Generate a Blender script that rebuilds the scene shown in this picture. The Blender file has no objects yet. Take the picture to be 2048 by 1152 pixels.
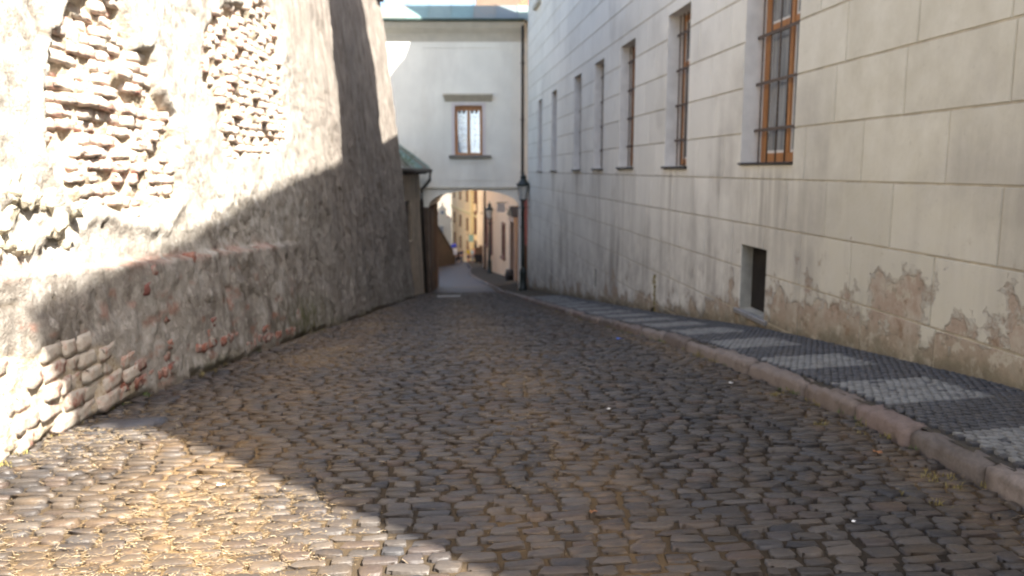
import bpy, bmesh, math, random
import numpy as np
from mathutils import Vector, Matrix, Euler
sc = bpy.context.scene
COL = sc.collection
R = math.radians
rng = np.random.default_rng(11)
random.seed(11)

# ------------------------------------------------------------------ camera, sky, sun, exposure
cam_d = bpy.data.cameras.new('camera')
cam = bpy.data.objects.new('camera', cam_d); COL.objects.link(cam)
cam_d.sensor_width = 36.0
cam_d.lens = 36.0 * 1607.0 / 2048.0
cam_d.clip_start = 0.05; cam_d.clip_end = 2000
cam.location = (0, 0, 1.65)
cam.rotation_euler = (R(90 - 8.4), 0, R(-5.5))
cam_d.dof.use_dof = True
cam_d.dof.focus_distance = 2.4
cam_d.dof.aperture_fstop = 2.9
sc.camera = cam

SUN_DIR = Vector((1.0, -1.1, 1.651)).normalized()
world = bpy.data.worlds.new('World'); sc.world = world
world.use_nodes = True
wn = world.node_tree.nodes; wl = world.node_tree.links
sky = wn.new('ShaderNodeTexSky'); sky.sky_type = 'NISHITA'
sky.sun_disc = False
sky.sun_elevation = R(48)
sky.sun_rotation = math.atan2(SUN_DIR.x, SUN_DIR.y)
sky.air_density = 1.0; sky.dust_density = 3.5; sky.ozone_density = 0.6
bg = wn['Background']; bg.inputs['Strength'].default_value = 0.088
wl.new(sky.outputs['Color'], bg.inputs['Color'])
sun_d = bpy.data.lights.new('sun', 'SUN'); sun_d.energy = 5.0; sun_d.angle = R(0.53)
sun_d.color = (1.0, 0.94, 0.84)
sun = bpy.data.objects.new('sun', sun_d); COL.objects.link(sun)
sun.rotation_euler = (-SUN_DIR).to_track_quat('-Z', 'Y').to_euler()
sun.location = (30, -33, 50)
vs = sc.view_settings
vs.view_transform = 'Standard'; vs.look = 'None'; vs.gamma = 1.0; vs.use_curve_mapping = False
vs.exposure = 2.38
sc.render.engine = 'CYCLES'
sc.cycles.max_bounces = 8; sc.cycles.diffuse_bounces = 5
sc.cycles.use_denoising = True

# ------------------------------------------------------------------ numpy noise
def _h(ix, iy, iz, s):
    n = (ix.astype(np.int64) * 374761393 + iy.astype(np.int64) * 668265263 + iz.astype(np.int64) * 2147483647 + s * 1274126177) & 0xffffffff
    n = ((n ^ (n >> 13)) * 1274126177) & 0xffffffff
    n = (n ^ (n >> 16)) & 0xffffffff
    return n.astype(np.float64) / 4294967295.0
def vnoise(x, y, z=None, s=0):
    x = np.asarray(x, float); y = np.asarray(y, float)
    z = np.zeros_like(x) if z is None else np.asarray(z, float)
    x, y, z = np.broadcast_arrays(x, y, z)
    i, j, k = np.floor(x), np.floor(y), np.floor(z)
    u, v, w = x - i, y - j, z - k
    u = u*u*u*(u*(6*u-15)+10); v = v*v*v*(v*(6*v-15)+10); w = w*w*w*(w*(6*w-15)+10)
    r = 0
    for a in (0, 1):
        for b in (0, 1):
            for c in (0, 1):
                r = r + _h(i+a, j+b, k+c, s) * (u if a else 1-u) * (v if b else 1-v) * (w if c else 1-w)
    return r * 2 - 1
def fbm(x, y, s=0, o=4, z=None):
    t = 0; a = 1.0; f = 1.0; n = 0
    for q in range(o):
        t = t + a * vnoise(x*f, y*f, None if z is None else z*f, s+q*17); n += a; a *= .5; f *= 2.03
    return t / n

# ------------------------------------------------------------------ terrain profile and plan lines
_GY = np.array([-60,-20,0,3.3,4.6,5.3,6.1,7.84,9.75,15.26,23.5,29,36.6,60,91,140,200])
_GZ = np.array([.3,.08,0,-.01,-.05,-.09,-.16,-.33,-.53,-1.28,-2.32,-3.0,-4.0,-6.2,-9.0,-13.4,-18.5])
_gy = np.linspace(-60, 200, 5201); _gz = np.interp(_gy, _GY, _GZ)
_k = np.hanning(41); _k /= _k.sum()
_pad = np.concatenate([np.full(20, _gz[0]), _gz, np.full(20, _gz[-1])])
_gs = np.convolve(_pad, _k, 'valid')
def g(y): return np.interp(y, _gy, _gs)
def lx(y):   # foot of the old wall
    return np.interp(y, [-8,3,4.84,6.4,7.9,10.7,16.5,29,31], [-3.1,-2.68,-2.6,-2.5,-2.32,-2.07,-1.74,-.86,-.72])
def kx(y):   # outer edge of the kerb
    return np.interp(y, [-9,40,46,52,60,66,75,92,120], [2.95,2.95,2.75,2.6,2.55,2.75,3.3,3.7,4.2])
def fx(y):   # wall side of the pavement
    return np.interp(y, [-9,36.3,36.32,44.4,44.5,61,74,74.1,130], [4.3,4.3,5.4,5.4,4.85,4.4,4.4,6,7])
def pav(x, y):   # pavement surface
    return g(y) + .105 + .05 * np.clip((x - 2.95) / 1.25, -.2, 1.5)

# ------------------------------------------------------------------ materials
def new_mat(name):
    m = bpy.data.materials.new(name); m.use_nodes = True
    nt = m.node_tree; b = nt.nodes['Principled BSDF']
    return m, nt, b
class NG:
    """small helper to wire nodes"""
    def __init__(s, nt): s.nt = nt; s.n = nt.nodes; s.l = nt.links
    def node(s, t, **kw):
        n = s.n.new(t)
        for k, v in kw.items(): setattr(n, k, v)
        return n
    def set(s, inp, v):
        if hasattr(v, 'is_output'): s.l.new(v, inp)
        elif isinstance(v, (tuple, list)) and len(v) == 3 and inp.type == 'RGBA': inp.default_value = (*v, 1)
        else: inp.default_value = v
    def pos(s):
        return s.node('ShaderNodeNewGeometry').outputs['Position']
    def obj(s): return s.node('ShaderNodeTexCoord').outputs['Object']
    def rnd(s): return s.node('ShaderNodeObjectInfo').outputs['Random']
    def attr(s, name): return s.node('ShaderNodeAttribute', attribute_name=name).outputs['Fac']
    def scale(s, v, sc):
        n = s.node('ShaderNodeMapping'); s.l.new(v, n.inputs['Vector']); n.inputs['Scale'].default_value = sc; return n.outputs[0]
    def noise(s, v, scale, detail=4, rough=.55, dist=0):
        n = s.node('ShaderNodeTexNoise'); s.l.new(v, n.inputs['Vector'])
        n.inputs['Scale'].default_value = scale; n.inputs['Detail'].default_value = detail
        n.inputs['Roughness'].default_value = rough; n.inputs['Distortion'].default_value = dist
        return n.outputs['Fac']
    def ramp(s, f, stops, interp='LINEAR'):
        n = s.node('ShaderNodeValToRGB'); s.l.new(f, n.inputs['Fac']); cr = n.color_ramp; cr.interpolation = interp
        while len(cr.elements) < len(stops): cr.elements.new(.5)
        for e, (p, c) in zip(cr.elements, stops):
            e.position = p; e.color = (c, c, c, 1) if not isinstance(c, (tuple, list)) else (*c, 1)
        return n.outputs['Color']
    def mr(s, v, a, b, c=0., d=1.):
        n = s.node('ShaderNodeMapRange'); s.set(n.inputs[0], v)
        for i, q in enumerate((a, b, c, d)): n.inputs[i+1].default_value = q
        return n.outputs[0]
    def math(s, op, a, b=0.):
        n = s.node('ShaderNodeMath', operation=op); s.set(n.inputs[0], a); s.set(n.inputs[1], b); return n.outputs[0]
    def mix(s, f, a, b, mode='MIX'):
        n = s.node('ShaderNodeMix', data_type='RGBA', blend_type=mode)
        s.set(n.inputs['Factor'], f)
        A = [i for i in n.inputs if i.name == 'A' and i.type == 'RGBA'][0]; B = [i for i in n.inputs if i.name == 'B' and i.type == 'RGBA'][0]
        s.set(A, a); s.set(B, b)
        return [o for o in n.outputs if o.type == 'RGBA'][0]
    def bump(s, b, h, dist=.01, strength=1.):
        n = s.node('ShaderNodeBump'); s.l.new(h, n.inputs['Height'])
        n.inputs['Distance'].default_value = dist; n.inputs['Strength'].default_value = strength
        s.l.new(n.outputs[0], b.inputs['Normal'])
def simple(name, col, rough=.7, var=.15, scale=8., metal=0., spec=.3, bump=0., dirt=None):
    m, nt, b = new_mat(name); q = NG(nt)
    p = q.pos(); n = q.noise(p, scale, 5)
    lo = tuple(c * (1 - var) for c in col); hi = tuple(min(1, c * (1 + var)) for c in col)
    c = q.ramp(n, [(.3, lo), (.7, hi)])
    if dirt:
        d = q.noise(q.scale(p, (1, 1, .3)), scale * .35, 5, .65)
        c = q.mix(q.mr(d, .48, .7), c, dirt)
    q.set(b.inputs['Base Color'], c)
    b.inputs['Roughness'].default_value = rough; b.inputs['Metallic'].default_value = metal
    b.inputs['Specular IOR Level'].default_value = spec
    if bump: q.bump(b, q.noise(p, scale * 4, 4), bump)
    return m
M = {}
WIN = [(9.2,10.85),(13.25,14.55),(16.9,18.25),(20.0,21.2),(23.1,24.3),(27.7,28.9),(31.5,32.7)]
# cobbles ---------------------------------------------------------------
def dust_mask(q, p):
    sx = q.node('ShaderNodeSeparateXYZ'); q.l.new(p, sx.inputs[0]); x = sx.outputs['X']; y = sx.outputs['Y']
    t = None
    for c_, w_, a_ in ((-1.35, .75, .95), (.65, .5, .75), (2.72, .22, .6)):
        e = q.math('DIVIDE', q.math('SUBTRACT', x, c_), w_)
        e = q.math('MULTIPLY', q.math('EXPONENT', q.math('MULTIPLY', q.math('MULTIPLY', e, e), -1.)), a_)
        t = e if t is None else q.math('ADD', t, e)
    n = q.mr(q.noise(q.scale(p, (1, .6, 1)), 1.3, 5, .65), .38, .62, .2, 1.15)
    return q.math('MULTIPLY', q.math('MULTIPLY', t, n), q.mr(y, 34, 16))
def stone_mat(name, stops, grime, gscale, rough=.6, spec=.35, dust=False):
    m, nt, b = new_mat(name); q = NG(nt)
    p = q.pos()
    r = q.math('FRACT', q.math('ADD', q.attr('rnd'), q.rnd()))
    c = q.ramp(r, stops)
    n = q.noise(p, 55, 5, .65)
    c = q.mix(.55, c, q.ramp(n, [(.25, .55), (.75, 1.35)]), 'MULTIPLY')
    n2 = q.noise(p, gscale, 4, .6)
    c = q.mix(q.mr(n2, .5, .72, 0, .55), c, grime)
    if dust:
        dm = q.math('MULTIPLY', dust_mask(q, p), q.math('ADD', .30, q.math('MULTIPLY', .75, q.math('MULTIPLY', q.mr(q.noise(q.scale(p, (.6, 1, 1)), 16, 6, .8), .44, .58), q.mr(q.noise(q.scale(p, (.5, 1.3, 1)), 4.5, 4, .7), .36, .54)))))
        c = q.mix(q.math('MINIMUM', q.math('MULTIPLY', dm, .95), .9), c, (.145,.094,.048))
    q.set(b.inputs['Base Color'], c)
    q.set(b.inputs['Roughness'], q.mr(n, .2, .8, rough - .16, rough + .14))
    b.inputs['Specular IOR Level'].default_value = spec
    q.bump(b, n, .004, .9)
    return m
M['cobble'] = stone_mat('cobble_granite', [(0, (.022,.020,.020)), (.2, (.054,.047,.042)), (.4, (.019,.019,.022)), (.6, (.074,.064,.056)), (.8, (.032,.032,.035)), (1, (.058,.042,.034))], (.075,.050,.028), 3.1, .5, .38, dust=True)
M['slab'] = stone_mat('slate_slab', [(0, (.05,.052,.062)), (1, (.055,.056,.066))], (.08,.065,.05), 4, .5, .4)
M['kerb'] = stone_mat('kerb_granite', [(0, (.155,.125,.108)), (.35, (.21,.178,.158)), (.65, (.115,.10,.09)), (1, (.18,.135,.118))], (.055,.042,.030), 9, .7, .25)
M['sett_dark'] = stone_mat('dark_sett', [(0, (.040,.043,.050)), (.5, (.068,.070,.077)), (1, (.052,.054,.061))], (.066,.060,.052), 2.5, .55, .4)
M['sett_light'] = stone_mat('light_sett', [(0, (.165,.168,.165)), (.5, (.215,.218,.212)), (1, (.135,.138,.138))], (.10,.096,.088), 5, .55, .35)
def bed(name, a, b_, c_, s, dust=False):
    m, nt, b = new_mat(name); q = NG(nt); p = q.pos()
    c = q.mix(q.mr(q.noise(p, s, 5, .6), .42, .62), a, b_)
    c = q.mix(q.mr(q.noise(p, 60, 4, .7), .45, .7), c, c_)
    if dust: c = q.mix(q.math('MINIMUM', q.math('MULTIPLY', dust_mask(q, p), .9), 1.), c, q.mix(q.noise(p, 70, 4, .7), (.12,.074,.034), (.25,.17,.09)))
    q.set(b.inputs['Base Color'], c); b.inputs['Roughness'].default_value = .95; b.inputs['Specular IOR Level'].default_value = .1
    q.bump(b, q.noise(p, 90, 5, .7), .008)
    return m
M['bed'] = bed('joint_dirt', (.030,.025,.020), (.050,.037,.024), (.045,.037,.028), 1.1, True)
M['bed_pave'] = bed('pavement_joint_sand', (.055,.053,.052), (.075,.066,.052), (.10,.08,.05), 2)
M['far_road'] = stone_mat('far_paving', [(0, (.032,.037,.05)), (1, (.032,.037,.05))], (.045,.05,.064), .8, .6)
M['earth'] = simple('earth', (.16,.14,.11), .95, .3, 1)
# straw and dirt --------------------------------------------------------
m, nt, b = new_mat('dry_straw'); q = NG(nt)
c = q.ramp(q.attr('rnd'), [(0, (.12,.078,.038)), (.4, (.20,.142,.080)), (.75, (.27,.21,.135)), (1, (.34,.29,.21))])
q.set(b.inputs['Base Color'], c); b.inputs['Roughness'].default_value = .8; b.inputs['Specular IOR Level'].default_value = .2
M['straw'] = m
M['grass'] = simple('weed_green', (.07,.11,.025), .7, .4, 30)
M['dry_weed'] = simple('dry_weed', (.22,.18,.06), .8, .4, 30)
# old wall --------------------------------------------------------------
m, nt, b = new_mat('old_lime_plaster'); q = NG(nt); p = q.pos()
n1 = q.noise(p, .9, 6, .62); n2 = q.noise(p, 5.5, 6, .68); n3 = q.noise(p, 26, 5, .7)
st = q.noise(q.scale(p, (2.2, 2.2, .16)), 3.2, 6, .65, .3)
st2 = q.noise(q.scale(p, (1.6, 1.6, .10)), 7.5, 6, .7, .4)
c = q.ramp(n1, [(.3, (.30,.275,.24)), (.5, (.41,.39,.355)), (.72, (.50,.485,.455))])
c = q.mix(q.mr(n2, .44, .58), c, (.25,.225,.195))
n4 = q.noise(q.scale(p, (1, 1, .55)), 2.4, 7, .72, .5)
c = q.mix(q.mr(n4, .54, .66, 0, .75), c, (.17,.15,.13))
c = q.mix(q.mr(n2, .60, .72, 0, .8), c, (.60,.58,.53))
# far, weathered end: brown running streaks
far = q.mr(q.node('ShaderNodeSeparateXYZ').outputs['Y'], 0, 1)
sx = [n for n in q.n if n.type == 'SEPXYZ'][-1]; q.l.new(p, sx.inputs[0])
far = q.mr(sx.outputs['Y'], 9.5, 17)
cs = q.ramp(st, [(.3, (.085,.072,.062)), (.5, (.165,.143,.126)), (.68, (.28,.25,.22))])
cs = q.mix(q.mr(st2, .5, .68, 0, .4), cs, (.085,.070,.060))
cs = q.mix(q.mr(n4, .50, .64, 0, .6), cs, (.30,.275,.245))
cs = q.mix(q.mr(n2, .60, .76, 0, .6), cs, (.34,.30,.265))
c = q.mix(q.math('MULTIPLY', far, .93), c, cs)
c = q.mix(q.math('MULTIPLY', q.attr('plinth'), q.mr(n2, .36, .62, .45, .92)), c, q.mix(q.mr(n1, .4, .65), (.175,.155,.135), (.30,.275,.245)))
c = q.mix(q.math('MULTIPLY', q.attr('plinth'), q.mr(n4, .50, .60, 0, .7)), c, (.115,.10,.085))
c = q.mix(q.math('MULTIPLY', q.attr('plinth'), q.mr(n2, .57, .66, 0, .75)), c, (.42,.395,.36))
red = q.math('MULTIPLY', q.attr('red'), q.mr(n3, .3, .6, .4, 1))
c = q.mix(red, c, q.mix(n3, (.20,.075,.05), (.33,.15,.10)))
c = q.mix(q.attr('hole'), c, q.mix(q.mr(n3, .35, .65), (.30,.235,.165), (.52,.46,.37)))
c = q.mix(q.math('MULTIPLY', q.attr('moss'), q.mr(n2, .35, .6)), c, q.mix(n3, (.055,.06,.022), (.12,.115,.05)))
c = q.mix(q.attr('crack'), c, (.10,.08,.06))
c = q.mix(q.mr(n3, .56, .70, 0, .7), c, (.14,.12,.10))
q.set(b.inputs['Base Color'], c); b.inputs['Roughness'].default_value = .93; b.inputs['Specular IOR Level'].default_value = .12
q.bump(b, q.math('ADD', q.math('MULTIPLY', n2, 1.2), n3), .020)
M['old_plaster'] = m
def brick_mat(name, stops, wash, washc):
    m, nt, b = new_mat(name); q = NG(nt); p = q.pos()
    r = q.math('FRACT', q.math('ADD', q.attr('rnd'), q.rnd()))
    c = q.ramp(r, stops)
    n = q.noise(p, 38, 5, .7)
    c = q.mix(.6, c, q.ramp(n, [(.25, .5), (.75, 1.4)]), 'MULTIPLY')
    n2 = q.noise(p, 11, 5, .65)
    c = q.mix(q.mr(n2, wash - .09, wash + .09, 0, .92), c, q.mix(n, tuple(v * .8 for v in washc), washc))
    q.set(b.inputs['Base Color'], c); b.inputs['Roughness'].default_value = .93; b.inputs['Specular IOR Level'].default_value = .1
    q.bump(b, n, .012); return m
M['brick'] = brick_mat('eroded_brick', [(0, (.42,.22,.17)), (.25, (.46,.34,.29)), (.5, (.50,.40,.34)), (.75, (.44,.25,.21)), (1, (.50,.41,.35))], .50, (.56,.51,.44))
M['brick_red'] = brick_mat('red_brick', [(0, (.20,.080,.058)), (.5, (.26,.115,.085)), (1, (.17,.072,.062))], .54, (.34,.29,.25))
M['brick_low'] = brick_mat('washed_brick', [(0, (.30,.11,.075)), (.3, (.38,.26,.21)), (.6, (.42,.35,.29)), (1, (.30,.13,.10))], .44, (.47,.43,.37))
M['rubble'] = simple('rubble_stone', (.40,.36,.28), .95, .3, 14, bump=.015)
M['cap'] = simple('coping_tile', (.10,.075,.06), .9, .4, 6)
# right facade ----------------------------------------------------------
def facade(name, base, light, grime_amt):
    m, nt, b = new_mat(name); q = NG(nt); p = q.pos()
    h = q.attr('hgt')
    tone = q.math('FRACT', q.math('ADD', q.attr('rnd'), q.rnd()))
    n1 = q.noise(p, .55, 6, .6); n2 = q.noise(p, 2.6, 7, .68); n3 = q.noise(p, 18, 6, .7)
    st = q.noise(q.scale(p, (1, 1, .13)), 2.3, 6, .62)
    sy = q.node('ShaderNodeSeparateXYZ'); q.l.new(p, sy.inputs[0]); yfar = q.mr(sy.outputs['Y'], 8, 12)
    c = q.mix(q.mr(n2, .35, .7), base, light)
    c = q.mix(q.math('MULTIPLY', yfar, .75), c, (.79,.78,.725))  # far stretch painted paler to stand in for the brighter light there
    c = q.mix(.32, c, q.ramp(tone, [(0, .80), (.5, 1.), (1, 1.1)]), 'MULTIPLY')
    # grey rain streaks and soot (stronger), stronger towards the foot
    low = q.math('MULTIPLY', q.mr(h, 3.6, .5, .10, 1), q.math('ADD', q.math('MULTIPLY', yfar, .55), .55))
    gr = q.math('MULTIPLY', q.mr(st, .47, .66), q.mr(n1, .38, .62, .15, 1))
    c = q.mix(q.math('MULTIPLY', q.math('MULTIPLY', gr, low), grime_amt), c, (.185,.165,.150))
    c = q.mix(q.math('MULTIPLY', q.mr(n1, .52, .70), q.mr(h, 6, 1, .25, .6)), c, (.33,.31,.28))
    c = q.mix(q.mr(n3, .60, .75, 0, .30), c, (.24,.215,.18))
    run = None
    for a_, b__ in WIN:
        yc_ = (a_ + b__) / 2; e = q.math('DIVIDE', q.math('SUBTRACT', sy.outputs['Y'], yc_), (b__ - a_) * .62)
        e = q.math('EXPONENT', q.math('MULTIPLY', q.math('MULTIPLY', e, e), -1.)); run = e if run is None else q.math('ADD', run, e)
    run = q.math('MULTIPLY', run, q.math('MULTIPLY', q.mr(sy.outputs['Z'], 1.72, 1.55), q.mr(sy.outputs['Z'], -.6, 1.5)))
    st3 = q.noise(q.scale(p, (1, 1, .07)), 5.5, 5, .65)
    c = q.mix(q.math('MULTIPLY', q.math('MULTIPLY', run, q.mr(st3, .42, .62)), .62), c, (.25,.225,.195))
    damp = q.math('MULTIPLY', q.mr(q.math('ADD', h, q.math('MULTIPLY', q.math('SUBTRACT', n1, .5), 3.2)), 2.1, .6), q.mr(n2, .40, .60, .25, 1))
    c = q.mix(q.math('MULTIPLY', damp, q.math('ADD', .22, q.math('MULTIPLY', yfar, .34))), c, (.285,.265,.245))
    # peeled patches near the ground: two coats gone
    pk = q.math('ADD', q.math('MULTIPLY', q.math('SUBTRACT', n2, .5), 2.3), q.math('MULTIPLY', q.math('SUBTRACT', n1, .5), 1.2))
    pk = q.math('ADD', pk, q.math('MULTIPLY', q.math('SUBTRACT', n3, .5), .25))
    pk = q.math('ADD', pk, q.math('MULTIPLY', q.math('SUBTRACT', q.noise(p, 1.15, 3), .5), 2.0))
    lim = q.math('SUBTRACT', .66, q.math('MULTIPLY', yfar, .36))
    peel = q.math('SUBTRACT', pk, q.math('MULTIPLY', q.math('SUBTRACT', h, lim), 1.05))
    peelm = q.mr(peel, -.04, .17)
    under = q.mix(q.mr(n3, .35, .65), (.30,.225,.17), (.39,.315,.25))
    under = q.mix(q.mr(q.noise(p, 4.2, 5), .5, .62), under, (.40,.345,.28))
    under = q.mix(q.mr(q.math('ADD', h, q.math('MULTIPLY', n2, .5)), .62, .30, 0, .65), under, q.mix(n3, (.11,.10,.045), (.26,.225,.15)))
    isl = q.mr(q.noise(p, 6.5, 5, .7), .54, .60)
    under = q.mix(q.math('MULTIPLY', isl, .75), under, (.44,.40,.32))
    under = q.mix(q.mr(q.noise(p, 9, 5, .7), .55, .68, 0, .7), under, (.12,.095,.06))
    c = q.mix(q.math('MULTIPLY', peelm, .92), c, under)
    rust = q.math('MULTIPLY', q.mr(q.noise(p, 3.3, 5, .7), .60, .68), q.mr(h, 1.3, .5))
    c = q.mix(q.math('MULTIPLY', rust, .7), c, (.19,.125,.075))
    foot = q.mr(q.math('ADD', h, q.math('MULTIPLY', q.math('SUBTRACT', n2, .5), .8)), .18, -.02)
    c = q.mix(q.math('MULTIPLY', foot, .75), c, (.12,.105,.075))
    q.set(b.inputs['Base Color'], c); b.inputs['Roughness'].default_value = .9; b.inputs['Specular IOR Level'].default_value = .18
    hh = q.math('ADD', q.math('MULTIPLY', peelm, -1.), q.math('MULTIPLY', n3, .25))
    q.bump(b, hh, .014)
    return m
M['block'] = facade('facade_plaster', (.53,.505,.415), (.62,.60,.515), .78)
M['joint'] = simple('facade_joint', (.43,.395,.32), .95, .2, 6, dirt=(.31,.28,.225))
M['reveal'] = simple('reveal_plaster', (.64,.635,.61), .9, .10, 5)
M['cellar'] = simple('grey_reveal_plaster', (.33,.325,.29), .93, .2, 5, dirt=(.15,.15,.115))  # darker, greyer plaster with blotches for the cellar reveal
M['cornice'] = simple('cornice_plaster', (.45,.42,.36), .9, .12, 4)
M['roof_tile'] = simple('roof_tile', (.30,.13,.08), .9, .25, 9, bump=.01)
def wood(name, a, b_, rough=.45):
    m, nt, b = new_mat(name); q = NG(nt); p = q.pos()
    n = q.noise(q.scale(p, (30, 30, 1.5)), 1.5, 5, .6, .6)
    q.set(b.inputs['Base Color'], q.ramp(n, [(.3, a), (.7, b_)])); b.inputs['Roughness'].default_value = rough
    return m
M['wood'] = wood('orange_brown_wood', (.24,.095,.030), (.50,.235,.080))
M['dark_wood'] = wood('dark_door_wood', (.022,.014,.011), (.045,.028,.02), .6)
M['white_paint'] = simple('white_sash_paint', (.62,.61,.58), .4, .06, 9)
M['iron'] = simple('rusty_iron', (.11,.085,.07), .7, .4, 30, .2)
M['dark_metal'] = simple('dark_sheet_metal', (.045,.04,.036), .5, .3, 12, .4)
M['sill_metal'] = simple('grey_brown_sill', (.20,.185,.16), .6, .2, 8)
M['lead'] = simple('light_sheet_metal', (.27,.265,.26), .45, .2, 12, .3)
m, nt, b = new_mat('window_glass'); q = NG(nt)
q.set(b.inputs['Base Color'], q.ramp(q.noise(q.scale(q.pos(), (3, 3, .4)), 4, 3), [(.35, (.13,.14,.145)), (.65, (.27,.28,.28))]))
b.inputs['Roughness'].default_value = .04; b.inputs['Specular IOR Level'].default_value = .7
M['glass'] = m
m, nt, b = new_mat('mirror_like_pane'); q = NG(nt)
q.set(b.inputs['Base Color'], q.ramp(q.noise(q.pos(), 3, 2), [(.3, (.50,.66,.90)), (.7, (.62,.80,1.0))]))  # sky blue put into the pane colour to tint its reflection
b.inputs['Roughness'].default_value = .03; b.inputs['Metallic'].default_value = .75
M['mirror'] = m
m, nt, b = new_mat('lantern_glass'); q = NG(nt)
q.set(b.inputs['Base Color'], q.ramp(q.noise(q.pos(), 5, 2), [(.3, (.60,.58,.53)), (.7, (.70,.68,.62))]))
b.inputs['Roughness'].default_value = .15; b.inputs['Transmission Weight'].default_value = .55; b.inputs['IOR'].default_value = 1.05
b.inputs['Transmission Weight'].default_value = .25; M['lantern'] = m
M['shade_fill'] = simple('interior_shade_black', (.022,.019,.017), .95, .3, 4)  # near-black colour standing for the shade inside openings
M['lamp_paint'] = simple('dark_green_lamp_paint', (.016,.024,.021), .38, .3, 20, 0., .5)
# arch building etc ------------------------------------------------------
M['arch_plaster'] = simple('pale_plaster', (.77,.76,.68), .9, .05, 1.2, dirt=(.64,.62,.55), bump=.003)
M['arch_trim'] = simple('pale_trim', (.63,.585,.57), .85, .05, 2.5)
M['arch_cornice'] = simple('beige_cornice', (.50,.47,.39), .85, .08, 2.5)
M['arch_hood'] = simple('hood_stone', (.50,.465,.38), .85, .1, 4)
m, nt, b = new_mat('copper_patina'); q = NG(nt); p = q.pos()
r = q.rnd()
c = q.ramp(r, [(0, (.14,.235,.23)), (.3, (.19,.285,.26)), (.5, (.205,.21,.18)), (.7, (.17,.14,.13)), (1, (.15,.20,.205))])
c = q.mix(q.mr(q.noise(q.scale(p, (1, 1, .5)), 3, 5, .65), .45, .7, 0, .6), c, (.13,.19,.19))
q.set(b.inputs['Base Color'], c); b.inputs['Roughness'].default_value = .55; b.inputs['Metallic'].default_value = .25
M['copper'] = m
M['copper_dark'] = simple('dark_copper', (.055,.085,.075), .55, .3, 5, .2)
M['lean_plaster'] = simple('brown_old_plaster', (.27,.225,.175), .93, .2, 3, dirt=(.15,.12,.095), bump=.01)
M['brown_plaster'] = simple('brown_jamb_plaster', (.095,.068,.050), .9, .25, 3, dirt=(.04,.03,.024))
M['retaining'] = simple('brown_wall_render', (.062,.046,.034), .95, .2, 1.2, dirt=(.035,.029,.023), bump=.02)
M['pink'] = simple('pinkish_render', (.80,.58,.40), .9, .05, .8, dirt=(.73,.52,.35))
M['pink_trim'] = simple('pinkish_trim', (.50,.37,.30), .9, .08, 2)
M['shutter'] = simple('reddish_frame', (.23,.115,.085), .7, .2, 4)
M['yellow'] = simple('yellow_render', (.80,.585,.33), .9, .05, .5, dirt=(.74,.53,.30))
M['yellow_trim'] = simple('yellow_trim', (.70,.57,.30), .9, .06, .8)
M['pale_house'] = simple('pale_render', (.62,.57,.48), .9, .06, .5)
M['peach'] = simple('peach_render', (.74,.58,.40), .9, .07, .6)
M['brown_win'] = simple('brown_window_frame', (.20,.10,.055), .6, .2, 4)
M['blue_glass'] = simple('blue_grey_glass', (.19,.22,.27), .15, .2, 2, 0, .6)
M['red_board'] = simple('faded_red_board', (.36,.14,.13), .7, .12, 4)
M['brown_board'] = simple('brown_board', (.13,.075,.045), .7, .2, 4)
M['guard_stone'] = simple('dark_stone', (.075,.062,.055), .9, .3, 9, bump=.02)
M['blue_cloth'] = simple('blue_cloth', (.02,.03,.22), .7, .2, 9)
M['white_cloth'] = simple('white_cloth', (.62,.62,.64), .8, .08, 9)
M['teal'] = simple('teal_sign', (.26,.40,.36), .6, .12, 6)
M['grey_sign'] = simple('grey_sign', (.42,.40,.40), .6, .1, 6)
M['black_cloth'] = simple('black_fabric', (.016,.015,.016), .85, .3, 20)
M['grate'] = simple('pale_grate_metal', (.42,.42,.41), .5, .15, 14, .3)
M['paper'] = simple('white_litter', (.68,.67,.64), .7, .06, 30)
M['blue_paper'] = simple('blue_litter', (.08,.16,.55), .5, .15, 30)
M['leaf'] = simple('fallen_leaf', (.20,.095,.045), .7, .4, 60)
M['skin'] = simple('skin', (.50,.30,.22), .6, .08, 20)
for nm, cc in dict(hair_dark=(.03,.02,.015), hair_brown=(.12,.07,.04), top_black=(.018,.017,.02), top_navy=(.03,.035,.075), top_yellow=(.62,.44,.06), top_pale_blue=(.36,.52,.58), top_white=(.62,.58,.58), top_red=(.42,.05,.05), top_brown=(.16,.09,.07), trouser_navy=(.02,.025,.08), trouser_grey=(.10,.10,.12), trouser_blue=(.09,.13,.24), shorts_khaki=(.22,.18,.11), shoe=(.05,.045,.04)).items():
    M[nm] = simple(nm, cc, .8, .12, 20)

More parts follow.
